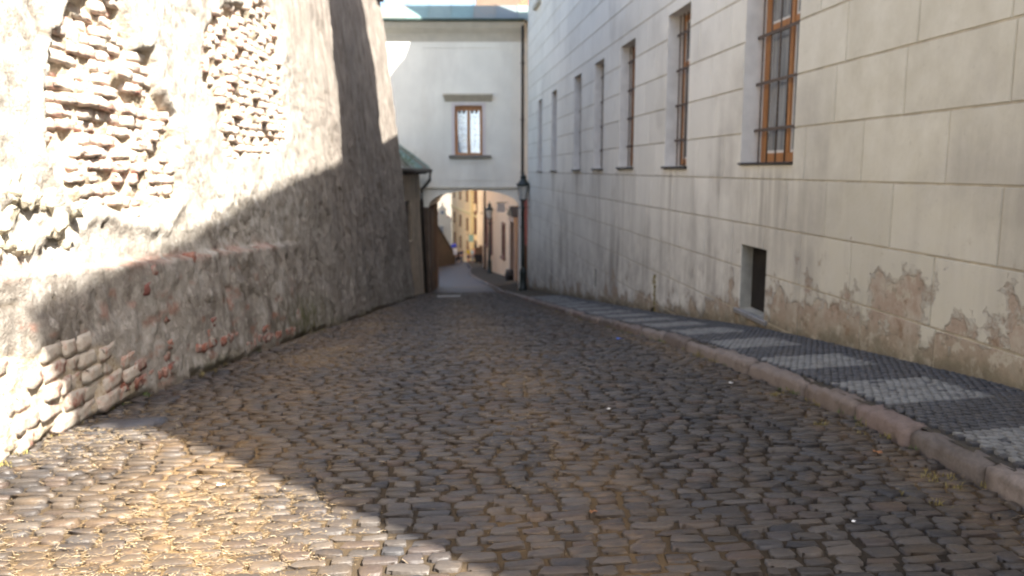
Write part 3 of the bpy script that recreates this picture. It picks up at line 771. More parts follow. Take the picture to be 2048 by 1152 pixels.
# ------------------------------------------------------------------ plastered building on the right
FXR = 4.2
YEND = 36.3; YBEG = -1.3; EAVE = 10.95
palace = thing('plastered_building', 'long cream building with scored plaster blocks and barred brown windows', 'building', (FXR, 17, float(g(17))))
def sill_z(y0): return float(np.interp(y0, [9, 17, 32], [1.71, 1.70, 1.57]))
OPEN = [(a, b_, sill_z(a), 4.35, 'win') for a, b_ in WIN] + [(28.2, 29.6, 8.15, 10.6, 'win2'), (32.0, 33.4, 8.15, 10.6, 'win2'), (9.82, 10.67, -.27, .63, 'cellar'), (20.6, 20.85, -1.45, -.95, 'slot')]
def basez(y): return float(pav(np.array(4.2), np.array(y)))
def hgt(x, y, z): return z - basez(y)
# backing wall with the openings cut out
ys_ = sorted(set([YBEG, YEND] + [v for o in OPEN for v in o[:2]] + list(np.arange(0, 36, 4.)))); zs_ = sorted(set([-5.2, EAVE] + [v for o in OPEN for v in o[2:4]]))
mb = MB(); DX = .011
for a, b_ in zip(ys_[:-1], ys_[1:]):
    for c, d in zip(zs_[:-1], zs_[1:]):
        ym, zm = (a + b_) / 2, (c + d) / 2
        if any(o[0] < ym < o[1] and o[2] < zm < o[3] for o in OPEN): continue
        mb.quad((FXR + DX, a, c), (FXR + DX, a, d), (FXR + DX, b_, d), (FXR + DX, b_, c))
pinv(mb.build('wall', M['joint']), palace)
mb = MB()
mb.quad((FXR + DX, YBEG, -1), (FXR + DX, YBEG, EAVE), (15, YBEG, EAVE), (15, YBEG, -1))
mb.quad((FXR + DX, YEND, -5.2), (FXR + DX, YEND, EAVE), (15, YEND, EAVE), (15, YEND, -5.2))
mb.quad((15, YBEG, -1), (15, YBEG, EAVE), (15, YEND, EAVE), (15, YEND, -5.2))
pinv(mb.build('side_wall', M['cornice']), palace)
# scored blocks
def block_mesh(y0, y1, z0, z1):
    rects = [(y0, y1, z0, z1)]
    ya = sorted(set([y0, y1] + [v for o in OPEN for v in o[:2] if y0 < v < y1])); za = sorted(set([z0, z1] + [v for o in OPEN for v in o[2:4] if z0 < v < z1]))
    solid = {}
    for i in range(len(ya) - 1):
        for j in range(len(za) - 1):
            ym, zm = (ya[i] + ya[i+1]) / 2, (za[j] + za[j+1]) / 2
            solid[i, j] = not any(o[0] < ym < o[1] and o[2] < zm < o[3] for o in OPEN)
    if not any(solid.values()): return None
    V = []; F = []; b = .006
    def isx(i, j): return solid.get((i, j), False)
    for (i, j), s_ in solid.items():
        if not s_: continue
        a0, a1, c0, c1 = ya[i], ya[i+1], za[j], za[j+1]
        eL, eR, eD, eU = not isx(i-1, j), not isx(i+1, j), not isx(i, j-1), not isx(i, j+1)
        n = len(V)
        fr = [(FXR, a0 + b * eL, c0 + b * eD), (FXR, a1 - b * eR, c0 + b * eD), (FXR, a1 - b * eR, c1 - b * eU), (FXR, a0 + b * eL, c1 - b * eU)]
        bk = [(FXR + DX + .002, a0, c0), (FXR + DX + .002, a1, c0), (FXR + DX + .002, a1, c1), (FXR + DX + .002, a0, c1)]
        V += fr + bk; F.append([n+3, n+2, n+1, n])
        for e, (p_, r_) in ((eD, (0, 1)), (eR, (1, 2)), (eU, (2, 3)), (eL, (3, 0))):
            if e: F.append([n+p_, n+r_, n+4+r_, n+4+p_])
    return V, F
ROWS = [(.315 + .605 * k, .315 + .605 * (k + 1)) for k in range(-9, 19)]
NEARJ = {1: [5.62,7.07,8.34,9.32,10.43,11.65], 2: [5.05,6.32,7.65,8.9,10.2,11.49], 3: [5.63,6.99,8.26,9.3,10.7,11.9], 0: [5.1,6.38,7.75,8.88,9.94,11.01]}
blocks = []; gw = .0085
for k, (z0, z1) in zip(range(-9, 19), ROWS):
    js = list(NEARJ.get(k, [4.4 + (k % 2) * .6 + random.uniform(-.1, .1)]))
    while js[-1] < YEND: js.append(js[-1] + random.uniform(1.15, 1.4))
    while js[0] > YBEG: js.insert(0, js[0] - random.uniform(1.15, 1.4))
    js[0] = YBEG - gw; js[-1] = YEND + gw
    if js[-1] - js[-2] < .4: js.pop(-2)
    zt = min(z1, EAVE)
    for a, b_ in zip(js[:-1], js[1:]):
        if zt < basez((a + b_) / 2) - .15 or zt - z0 < .1: continue
        bmq = block_mesh(a + gw, b_ - gw, z0 + gw, zt - gw)
        if bmq is None: continue
        yc, zc = (a + b_) / 2, (z0 + zt) / 2
        # apparent size in the photograph
        dist = yc * math.cos(R(5.5)) + FXR * math.sin(R(5.5))
        vis = yc > 4.6 and zc < 1.65 + .235 * yc and zt > basez(yc)
        blocks.append(((b_ - a) * FXR / yc ** 2 * (z1 - z0) / yc if vis else -1., bmq))
blocks.sort(key=lambda t: -t[0])
seen = [b_ for b_ in blocks if b_[0] > 0]
nI = min(300, len(seen))
for s_, (V, F) in blocks[:nI]:
    V = np.array(V)
    pinv(obj_np('wall_block', V, F, M['block'], attrs={'hgt': [hgt(*v) for v in V], 'rnd': np.zeros(len(V))}), palace)
Vs, Fs, Rn = [], [], []; n0 = 0
for s_, (V, F) in blocks[nI:]:
    Vs += V; Fs += [[i + n0 for i in f] for f in F]; n0 += len(V); Rn += [random.random()] * len(V)
tag(pinv(obj_np('wall_blocks', Vs, Fs, M['block'], attrs={'hgt': [hgt(*v) for v in Vs], 'rnd': Rn}), palace), kind='stuff')
# windows
def tube_box(mb, a, b_, r): return mb.tube([a, b_], r, 6)
def make_window(y0, y1, z0, z1, detail, up=False):
    rd = .31
    mb = MB()
    # plastered reveal
    for (a, b_, c, d) in (((y0, z0), (y0, z1), 0, 0), ((y1, z0), (y1, z1), 0, 0), ((y0, z1), (y1, z1), 0, 0), ((y0, z0), (y1, z0), 0, 0)):
        mb.quad((FXR + DX - .002, a[0], a[1]), (FXR + rd + .1, a[0], a[1]), (FXR + rd + .1, b_[0], b_[1]), (FXR + DX - .002, b_[0], b_[1]))
    w = pinv(mb.build('window', M['reveal']), palace)
    def sub(o): o.parent = w; return o
    kids = []
    e = .004; f = .125 if detail == 2 else .10; X0, X1 = FXR + rd - .02, FXR + rd + .06
    fr = MB()
    fr.box(X0, X1, y0 + e, y0 + f, z0 + .03, z1 - e); fr.box(X0, X1, y1 - f, y1 - e, z0 + .03, z1 - e)
    fr.box(X0, X1, y0 + f, y1 - f, z1 - f, z1 - e); fr.box(X0, X1, y0 + f, y1 - f, z0 + .03, z0 + .03 + f)
    ym = (y0 + y1) / 2
    fr.box(X0 - .01, X1, ym - .055, ym + .055, z0 + .03 + f, z1 - f)
    zt = z0 + (z1 - z0) * .68
    fr.box(X0 + .003, X1, y0 + f, ym - .055, zt - .04, zt + .04); fr.box(X0 + .003, X1, ym + .055, y1 - f, zt - .04, zt + .04)
    kids.append(fr.build('frame', M['wood'], bevel=.004 if detail else 0))
    for (a, b_) in ((y0 + f, ym - .055), (ym + .055, y1 - f)):
        for (c, d) in ((z0 + .03 + f, zt - .04), (zt + .04, z1 - f)):
            if detail:
                s_ = MB(); t = .035; xs = X0 + .02
                s_.box(xs, xs + .03, a, a + t, c, d); s_.box(xs, xs + .03, b_ - t, b_, c, d); s_.box(xs, xs + .03, a + t, b_ - t, c, c + t); s_.box(xs, xs + .03, a + t, b_ - t, d - t, d)
                kids.append(s_.build('sash', M['white_paint']))
            p_ = MB(); p_.box(X0 + .035, X0 + .041, a - .002, b_ + .002, c - .002, d + .002)
            kids.append(p_.build('pane', M['glass']))
    if not up:
        sl_ = MB(); sl_.box(FXR - .05, FXR + rd, y0 - .05, y1 + .05, z0 - .045, z0 - .003) if detail != 2 else sl_.box(FXR - .04, FXR + rd, y0 + .003, y1 - .003, z0 + .002, z0 + .03)
        kids.append(sl_.build('sill', M['dark_metal'], bevel=.006))
        xg = FXR + .20
        nb = 6
        for i in range(nb):
            yb = y0 + (y1 - y0) * (i + .5) / nb
            t = MB(); t.tube([(xg, yb, z0 + .01), (xg, yb, z1 - .01)], .011, 6); kids.append(t.build('bar', M['iron'], smooth=True))
        nh = 4
        for j in range(nh):
            zb = z0 + (z1 - z0) * (j + .75) / (nh + .3)
            t = MB(); t.box(xg - .022, xg - .010, y0 - .03 + .032, y1 - .002, zb - .02, zb + .02); kids.append(t.build('crossbar', M['iron']))
    else:
        sl_ = MB(); sl_.box(FXR - .14, FXR + .02, y0 - .12, y1 + .12, z0 - .16, z0 - .003)
        kids.append(sl_.build('sill', M['cornice'], bevel=.01))
    for k in kids: sub(k)
    return w
for i, (a, b_, c, d, t) in enumerate(OPEN):
    if t == 'win': make_window(a, b_, c, d, 2 if i == 0 else 1)
    elif t == 'win2': make_window(a, b_, c, d, 0, True)
# small lead flap at the near sill
# cellar opening
for (a, b_, c, d, t) in OPEN:
    if t in ('cellar', 'slot'):
        mb = MB(); dp = .55 if t == 'cellar' else .3
        mb.quad((FXR + DX - .002, a, c), (FXR + dp, a, c), (FXR + dp, a, d), (FXR + DX - .002, a, d))
        mb.quad((FXR + DX - .002, b_, c), (FXR + dp, b_ - .0, c), (FXR + dp, b_, d), (FXR + DX - .002, b_, d))
        mb.quad((FXR + DX - .002, a, d), (FXR + dp, a, d), (FXR + dp, b_, d), (FXR + DX - .002, b_, d))
        mb.quad((FXR + DX - .002, a, c), (FXR + dp, a, c + .08), (FXR + dp, b_, c + .08), (FXR + DX - .002, b_, c))
        co = pinv(mb.build('cellar_opening', M['cellar']), palace)
        mb = MB(); mb.box(FXR + .17 if t == 'cellar' else FXR + .12, FXR + dp + .02, a - .02, b_ - (.0 if t == 'slot' else .0) + .02, c - .02, d + .02)
        o = mb.build('recess_shade_block', M['shade_fill']); o.parent = co  # solid dark block painted in for the shade within the opening
        if t == 'cellar':
            mb = MB(); mb.box(FXR - .035, FXR + .17, a - .10, b_ + .12, c - .065, c + .004)
            o = mb.build('stone_sill', M['lead'], bevel=.008); o.parent = co
# cornice, roof, roof gables (above the picture; they throw the street's shade)
mb = MB()
mb.box(FXR - .30, FXR + .5, YBEG - .20, YEND, 10.50, 10.75); mb.box(FXR - .52, FXR + .5, YBEG - .26, YEND, 10.75, 10.95); mb.box(FXR - .14, FXR + .5, YBEG - .10, YEND, 10.2, 10.50)
pinv(mb.build('cornice', M['cornice']), palace)
mb = MB()
mb.add([(FXR - .6, YBEG - .28, 10.96), (FXR - .6, YEND, 10.96), (15.4, YEND, 10.96), (15.4, YBEG - .28, 10.96), (9.6, YBEG + 4.5, 14.2), (9.6, YEND - 3, 14.2)], [[0,1,5,4],[1,2,5],[2,3,4,5],[3,0,4],[3,2,1,0]])
pinv(mb.build('roof', M['roof_tile']), palace)
def gable(prof, x0=FXR + .02, th=1.6):
    mb = MB(); n = len(prof)
    mb.prism([(x0, y_, z_) for y_, z_ in prof], [(x0 + th, y_, z_) for y_, z_ in prof])
    return pinv(mb.build('gable', M['cornice']), palace)
gable([(10.6, 10.97), (19.9, 10.97), (18.4, 12.4), (17.5, 13.3), (17.0, 14.2), (16.9, 15.2), (17.1, 16.4), (17.2, 17.4), (16.6, 18.2), (14.3, 19.6), (12.0, 18.2), (11.4, 16.4), (10.95, 14.2), (10.75, 12.8)])
gable([(22.5, 10.97), (35.6, 10.97), (35.6, 19.5), (33.2, 19.5), (32.6, 16.3), (32.0, 15.75), (31.4, 16.05), (30.6, 16.1), (29.0, 15.2), (26.5, 13.3)])
# pipe stub with moss stain at the foot of the facade
mb = MB(); mb.tube([(FXR + .02, 14.95, -1.0), (FXR - .05, 14.95, -1.02), (FXR - .07, 14.95, -1.1)], .035, 8)
pinv(mb.build('drain_stub', M['dark_metal'], smooth=True), palace)
mb = MB()
for k in range(60):
    yb = 14.95 + random.gauss(0, .05); zb = basez(14.95) + random.uniform(.05, .75) ; x_ = FXR - .003
    s_ = random.uniform(.012, .035)
    mb.add([(x_, yb - s_, zb), (x_ - s_ * .6, yb, zb - s_), (x_, yb + s_, zb), (x_ - s_ * .6, yb, zb + s_)], [[0, 1, 3], [1, 2, 3]])
tag(pinv(mb.build('moss', M['dry_weed']), palace), kind='stuff')
# downpipe on the far corner
dp = thing('downpipe', 'dark rain pipe running down the corner beside the lantern', 'drainpipe', (4.07, 37.2, -3.7))
mb = MB(); mb.tube([(4.07, 37.22, 8.2), (4.07, 37.22, 7.6), (4.07, 37.22, 0), (4.07, 37.22, -3.7)], [.07, .065, .065, .065], 8); pinv(mb.build('pipe', M['dark_metal'], smooth=True), dp)
for zc in (6.4, 3.9, 1.5, -1, -3):
    mb = MB(); mb.box(3.98, 4.16, 37.14, 37.34, zc - .03, zc + .03); pinv(mb.build('clamp', M['dark_metal']), dp)

# ------------------------------------------------------------------ building over the archway
AO = Vector((4.2, 37.5, 0)); a5 = R(5.5); AR = Vector((math.cos(a5), -math.sin(a5), 0)); AN = Vector((math.sin(a5), math.cos(a5), 0))
def A(r, d, z): return tuple(AO + AR * r + AN * d + Vector((0, 0, z)))
arch = thing('archway_building', 'pale plastered building spanning the street on a low arch', 'building', A(-2.3, 0, -4.2))
pa = lambda o: pinv(o, arch)
def arch_z(r):
    u = (r + 2.375) / 2.095
    return -.05 + .74 * math.sqrt(max(0, 1 - u * u)) if abs(u) <= 1 else -9
RL, RR = -9.5, 1.7; W0, W1, WZ0, WZ1 = -3.23, -1.95, 2.31, 4.55
AL, AR_ = -4.47, -.28
rs = sorted(set([RL, RR, AL, AR_, W0, W1] + [AL + (AR_ - AL) * .5 * (1 - math.cos(math.pi * i / 28)) for i in range(29)]))
mb = MB()
for a, b_ in zip(rs[:-1], rs[1:]):
    m_ = (a + b_) / 2
    la, lb = (arch_z(a), arch_z(b_)) if AL - 1e-6 < m_ < AR_ + 1e-6 else (-5.5, -5.5)
    if la > -5 and lb < -5: lb = -.05
    if W0 < m_ < W1:
        mb.quad(A(a, 0, la), A(b_, 0, lb), A(b_, 0, WZ0), A(a, 0, WZ0)); mb.quad(A(a, 0, WZ1), A(b_, 0, WZ1), A(b_, 0, 7.4), A(a, 0, 7.4))
    else: mb.quad(A(a, 0, la), A(b_, 0, lb), A(b_, 0, 7.4), A(a, 0, 7.4))
DEP = 5.6; SPL = .10
for side in (RL, RR): mb.quad(A(side, 0, -5.5), A(side, 0, 8.2), A(side, DEP, 8.2), A(side, DEP, -6))
rs2 = [AL + (AR_ - AL) * .5 * (1 - math.cos(math.pi * i / 28)) for i in range(29)]
for a, b_ in zip(rs2[:-1], rs2[1:]): mb.quad(A(a, DEP, arch_z(a)), A(b_, DEP, arch_z(b_)), A(b_, DEP, 8.2), A(a, DEP, 8.2))
mb.quad(A(RL, DEP, -6), A(AL - SPL, DEP, -6), A(AL - SPL, DEP, 8.2), A(RL, DEP, 8.2)); mb.quad(A(AL - SPL, DEP, -.05), A(AL, DEP, -.05), A(AL, DEP, 8.2), A(AL - SPL, DEP, 8.2)); mb.quad(A(AR_, DEP, -6), A(RR, DEP, -6), A(RR, DEP, 8.2), A(AR_, DEP, 8.2))
pa(mb.build('wall', M['arch_plaster']))
mb = MB()
for a, b_ in zip(rs2[:-1], rs2[1:]): mb.quad(A(a, 0, arch_z(a)), A(a, DEP, arch_z(a)), A(b_, DEP, arch_z(b_)), A(b_, 0, arch_z(b_)))
pa(mb.build('vault', M['arch_plaster'], smooth=True))
mb = MB()
mb.quad(A(AL, 0, -.05), A(AL - SPL, DEP, -.05), A(AL - SPL, DEP, -6), A(AL, 0, -6)); mb.add([A(AL, 0, -.052), A(AL, DEP, -.052), A(AL - SPL, DEP, -.052)], [[0, 1, 2]]); pa(mb.build('passage_wall', M['brown_plaster']))  # left wall coloured dark for the shade of the enclosed passage
mb = MB(); mb.quad(A(AR_, 0, -.05), A(AR_, DEP, -.05), A(AR_, DEP, -6), A(AR_, 0, -6)); pa(mb.build('passage_wall', M['pink_trim']))
# brown dado on the left pier and dark boards standing in for the shade inside the passage
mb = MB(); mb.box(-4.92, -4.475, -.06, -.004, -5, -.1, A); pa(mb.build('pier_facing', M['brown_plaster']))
gl = MB()
AG = lambda r, d, z: A(r - SPL * d / DEP, d, z)
for k in range(6): gl.box(AL + .01, AL + .06, .15 + k * .34, .15 + k * .34 + .33, -4.3, -.25, AG)
pa(gl.build('passage_shade_boards', M['dark_wood']))
# string course, panel frame, cornice
mb = MB(); mb.box(RL, -.02, -.07, -.003, .74, .84, A); pa(mb.build('string_course', M['arch_hood'], bevel=.02))
mb = MB()
for (r0, r1, z0, z1) in ((-4.70, -.58, 7.12, 7.18), (-4.70, -4.62, 1.5, 7.12), (-.66, -.58, 1.5, 7.12)): mb.box(r0, r1, -.02, -.003, z0, z1, A)
pa(mb.build('panel_moulding', M['arch_plaster']))
mb = MB()
for (r0, r1, z0, z1) in ((-3.33, -1.50, 1.93, 1.97), (-3.33, -1.50, 1.14, 1.18), (-3.33, -3.29, 1.18, 1.93), (-1.54, -1.50, 1.18, 1.93)): mb.box(r0, r1, -.02, -.003, z0, z1, A)
pa(mb.build('apron_moulding', M['arch_plaster']))
mb = MB()
prof = [(-.003, 7.38), (-.05, 7.55), (-.12, 7.72), (-.30, 7.95), (-.38, 8.1), (-.42, 8.2), (.2, 8.2), (.2, 7.38)]
mb.prism([A(RL, d, z) for d, z in prof], [A(-.02, d, z) for d, z in prof]); pa(mb.build('cornice', M['arch_cornice']))
mb = MB(); mb.box(-.02, RR, .0, .3, 7.35, 8.3, A); pa(mb.build('parapet', M['arch_plaster']))
mb = MB(); mb.tube([A(RL, -.46, 8.28), A(-.03, -.46, 8.26)], .075, 8); pa(mb.build('gutter', M['copper_dark'], smooth=True))
# copper roof, panel by panel
pw = 1.02; r_ = RL
while r_ < 1.6:
    r1 = min(r_ + pw, 1.68)
    mb = MB(); mb.add([A(r_ + .02, -.45, 8.30), A(r1 - .02, -.45, 8.30), A(r1 - .02, 1.0, 9.16), A(r_ + .02, 1.0, 9.16), A(r_ + .02, -.45, 8.25), A(r1 - .02, -.45, 8.25), A(r1 - .02, 1.0, 9.11), A(r_ + .02, 1.0, 9.11)], [[0,1,2,3],[7,6,5,4],[0,4,5,1],[1,5,6,2],[2,6,7,3],[3,7,4,0]])
    mb.add([A(r1 - .022, -.45, 8.25), A(r1 + .022, -.45, 8.25), A(r1 + .022, -.45, 8.35), A(r1 - .022, -.45, 8.35), A(r1 - .022, 1, 9.11), A(r1 + .022, 1, 9.11), A(r1 + .022, 1, 9.21), A(r1 - .022, 1, 9.21)], [[0,1,2,3],[4,7,6,5],[0,3,7,4],[1,5,6,2],[3,2,6,7],[0,4,5,1]])
    pa(mb.build('roof_panel', M['copper'])); r_ = r1
    if r1 >= 1.68: break
mb = MB(); mb.quad(A(RL, 1, 9.14), A(RR, 1, 9.14), A(RR, DEP, 8.6), A(RL, DEP, 8.6)); pa(mb.build('roof', M['copper_dark']))
# its window
mb = MB()
for (r0, r1, z0, z1) in ((-3.37, W0, 2.31, 4.68), (W1, -1.80, 2.31, 4.68), (W0, W1, WZ1, 4.68)): mb.box(r0, r1, -.045, -.003, z0, z1, A)
for (p0, p1) in (((W0, WZ0), (W0, WZ1)), ((W1, WZ0), (W1, WZ1)), ((W0, WZ1), (W1, WZ1)), ((W0, WZ0), (W1, WZ0))): mb.quad(A(p0[0], -.003, p0[1]), A(p0[0], .22, p0[1]), A(p1[0], .22, p1[1]), A(p1[0], -.003, p1[1]))
wnd = pa(mb.build('window', M['arch_trim']))
def subw(o): o.parent = wnd; return o
fr = MB(); f = .13; rm = (W0 + W1) / 2
fr.box(W0 + .002, W0 + f, .10, .17, WZ0 + .002, WZ1 - .002, A); fr.box(W1 - f, W1 - .002, .10, .17, WZ0 + .002, WZ1 - .002, A); fr.box(W0 + f, W1 - f, .10, .17, WZ1 - .22, WZ1 - .002, A); fr.box(W0 + f, W1 - f, .10, .17, WZ0 + .002, WZ0 + .1, A); fr.box(rm - .065, rm + .065, .095, .17, WZ0 + .1, WZ1 - .22, A)
subw(fr.build('frame', M['wood'], bevel=.006))
for (r0, r1) in ((W0 + f, rm - .065), (rm + .065, W1 - f)):
    p_ = MB(); p_.box(r0, r1, .15, .156, WZ0 + .1, WZ1 - .22, A); subw(p_.build('pane', M['mirror']))
    gb = MB()
    for k in range(1, 7): gb.box(r0, r1, .138, .146, WZ0 + .1 + k * .27, WZ0 + .112 + k * .27, A)
    gb.box((r0 + r1) / 2 - .006, (r0 + r1) / 2 + .006, .136, .147, WZ0 + .1, WZ1 - .22, A)
    subw(gb.build('glazing_bar', M['white_paint']))
    d_ = MB()
    for k in range(2): d_.box(r0 + .04 + k * .2, r0 + .16 + k * .2, .12, .134, WZ1 - .34, WZ1 - .225, A)
    subw(d_.build('top_fitting', M['iron']))
mb = MB(); mb.prism([A(-3.66, -.003, 4.72), A(-3.74, -.28, 5.0), A(-3.74, -.28, 5.06), A(-3.70, -.003, 5.10)], [A(-1.54, -.003, 4.72), A(-1.46, -.28, 5.0), A(-1.46, -.28, 5.06), A(-1.50, -.003, 5.10)]); subw(mb.build('hood', M['arch_hood']))
mb = MB(); mb.box(-3.50, -1.55, -.16, .10, 2.19, 2.30, A); subw(mb.build('sill', M['sill_metal'], bevel=.01))
# red board beside the right pier
nb = thing('notice_board', 'faded red board on the wall behind the near lamp post', 'board', (4.4, 37.30, -3.6))
mb = MB(); mb.box(4.16, 4.72, 37.26, 37.31, -1.85, .30); pinv(mb.build('panel', M['red_board']), nb)
mb = MB(); mb.box(4.13, 4.75, 37.24, 37.32, -1.95, -1.86); mb.box(4.13, 4.75, 37.24, 37.32, .31, .37); pinv(mb.build('frame', M['brown_board']), nb)
mb = MB(); mb.box(4.16, 4.72, 37.28, 37.33, -4.0, -1.96); pinv(mb.build('lower_panel', M['brown_board']), nb)

# ------------------------------------------------------------------ low house with the copper roof between wall and archway
lean = thing('copper_roofed_outbuilding', 'low brown outbuilding with green copper roof squeezed beside the arch', 'building', (-1.2, 33, float(g(33))))
PA, PB = Vector((-1.75, 30.1, 0)), Vector((-.47, 36.6, 0)); LT_ = (PB - PA).normalized(); LN = Vector((LT_.y, -LT_.x, 0)); LL = (PB - PA).length
def Lp(t, d, z): return tuple(PA + LT_ * t + LN * (d - .035 * (z + 3.9)) + Vector((0, 0, z)))
pl = lambda o: pinv(o, lean)
opn = [(1.25, 2.75, -9, -.15), (3.5, 4.5, -1.35, .35)]
ts = sorted(set([0, LL] + [v for o in opn for v in o[:2]])); zz = sorted(set([-4.6, 1.62] + [v for o in opn for v in o[2:] if v > -5]))
mb = MB()
for a, b_ in zip(ts[:-1], ts[1:]):
    for c, d in zip(zz[:-1], zz[1:]):
        if any(o[0] < (a+b_)/2 < o[1] and o[2] < (c+d)/2 < o[3] for o in opn): continue
        mb.quad(Lp(a, 0, c), Lp(b_, 0, c), Lp(b_, 0, d), Lp(a, 0, d))
for (a, b_, c, d) in opn:
    c = max(c, -4.6)
    for (p, q_) in (((a, c), (a, d)), ((b_, c), (b_, d)), ((a, d), (b_, d)), ((a, c), (b_, c))): mb.quad(Lp(p[0], 0, p[1]), Lp(p[0], -.22, p[1]), Lp(q_[0], -.22, q_[1]), Lp(q_[0], 0, q_[1]))
mb.quad(Lp(0, 0, -4.6), Lp(0, -2.5, -4.6), Lp(0, -2.5, 1.62), Lp(0, 0, 1.62)); mb.quad(Lp(LL, 0, -4.6), Lp(LL, -2.5, -4.6), Lp(LL, -2.5, 1.62), Lp(LL, 0, 1.62))
pl(mb.build('wall', M['lean_plaster']))
mb = MB(); mb.box(1.25, 2.75, -.20, -.14, -4.3, -.15, Lp); dr = pl(mb.build('door', M['dark_wood']))
for k in range(5):
    mb = MB(); mb.box(1.27 + k * .295, 1.27 + k * .295 + .28, -.14, -.12, -4.2, -.2, Lp); o = mb.build('door_board', M['dark_wood']); o.parent = dr
mb = MB(); mb.box(3.5, 4.5, -.2, -.17, -1.35, .35, Lp); w_ = pl(mb.build('window', M['blue_glass']))
mb = MB()
for (t0, t1, z0, z1) in ((3.5, 3.58, -1.35, .35), (4.42, 4.5, -1.35, .35), (3.58, 4.42, .27, .35), (3.58, 4.42, -1.35, -1.27), (3.97, 4.03, -1.27, .27)): mb.box(t0, t1, -.17, -.12, z0, z1, Lp)
o = mb.build('frame', M['dark_wood']); o.parent = w_
mb = MB(); mb.box(3.42, 4.58, -.1, .07, -1.45, -1.36, Lp); o = mb.build('sill', M['lean_plaster']); o.parent = w_
e0, e1 = Vector(Lp(-.3, .48, 1.72)), Vector(Lp(LL + .05, .48, 1.72)); r0_, r1_ = Vector((-3.3, 30.6, 3.25)), Vector((-1.95, 36.95, 3.05))
npn = 9
for k in range(npn):
    a, b_ = k / npn, (k + 1) / npn
    q4 = [e0.lerp(e1, a), e0.lerp(e1, b_), r0_.lerp(r1_, b_), r0_.lerp(r1_, a)]
    mb = MB(); mb.prism([tuple(v - Vector((0, 0, .05))) for v in q4], [tuple(v) for v in q4])
    s0, s1 = q4[1], q4[2]; d_ = (e1 - e0).normalized() * .02
    mb.prism([tuple(s0 - d_), tuple(s0 + d_), tuple(s1 + d_), tuple(s1 - d_)], [tuple(v + Vector((0, 0, .05))) for v in (s0 - d_, s0 + d_, s1 + d_, s1 - d_)])
    pl(mb.build('roof_panel', M['copper']))
mb = MB(); mb.prism([tuple(e1), tuple(r1_), (-2.2, 37.6, 3.0), (-.2, 37.5, 1.7)], [tuple(e1 + Vector((0, 0, -.25))), tuple(r1_ + Vector((0, 0, -.25))), (-2.2, 37.6, 2.75), (-.2, 37.5, 1.45)]); pl(mb.build('verge', M['copper_dark']))
mb = MB(); mb.tube([e0 + Vector((.05, 0, -.12)), e1 + Vector((.05, 0, -.12))], .085, 8); pl(mb.build('gutter', M['dark_metal'], smooth=True))
mb = MB()
for k in range(9):
    t = LL * (k + .3) / 9; mb.box(t, t + .14, 0, .44, 1.45, 1.6, Lp)
mb.box(-.2, LL, .0, .46, 1.60, 1.66, Lp)
pl(mb.build('eaves', M['dark_wood']))
pb = Vector(Lp(LL - .15, .10, 0))
mb = MB(); mb.tube([e1 + Vector((.02, -.1, -.18)), e1 + Vector((.0, -.1, -.55)), Vector(Lp(LL - .2, .12, .75)), Vector(Lp(LL - .2, .10, .2)), Vector(Lp(LL - .2, .10, -3.9))], .07, 8); pl(mb.build('downpipe', M['dark_metal'], smooth=True))
# weed on that roof
def leaf_clump(name, label, cat, c, n, rad, hgt_, mat):
    mb = MB(); r_ = random.Random(hash(name) % 1000)
    for k in range(n):
        a = r_.uniform(0, 6.28); rr = rad * math.sqrt(r_.random()); h = hgt_ * r_.uniform(.3, 1)
        p = Vector((math.cos(a) * rr, math.sin(a) * rr, h * r_.uniform(.25, 1))); s_ = r_.uniform(.035, .09)
        d = Vector((math.cos(a), math.sin(a), r_.uniform(-.3, .6))).normalized(); sd = d.cross(Vector((0, 0, 1))).normalized() * s_ * .45
        mb.add([p, p + d * s_ * .5 + sd, p + d * s_ * 1.2, p + d * s_ * .5 - sd], [[0, 1, 2, 3]])
    for k in range(7):
        a = r_.uniform(0, 6.28); mb.tube([(0, 0, 0), (math.cos(a) * rad * .4, math.sin(a) * rad * .4, hgt_ * .5), (math.cos(a) * rad * .7, math.sin(a) * rad * .7, hgt_ * .85)], [.008, .006, .003], 4)
    o = mb.build(name, mat); o.location = c
    return tag(o, label, cat)
leaf_clump('roof_weed', 'green weed growing out of the gutter of the copper roof', 'weed', tuple(e0.lerp(e1, .42) + Vector((-.1, 0, .02))), 260, .55, .8, M['grass'])

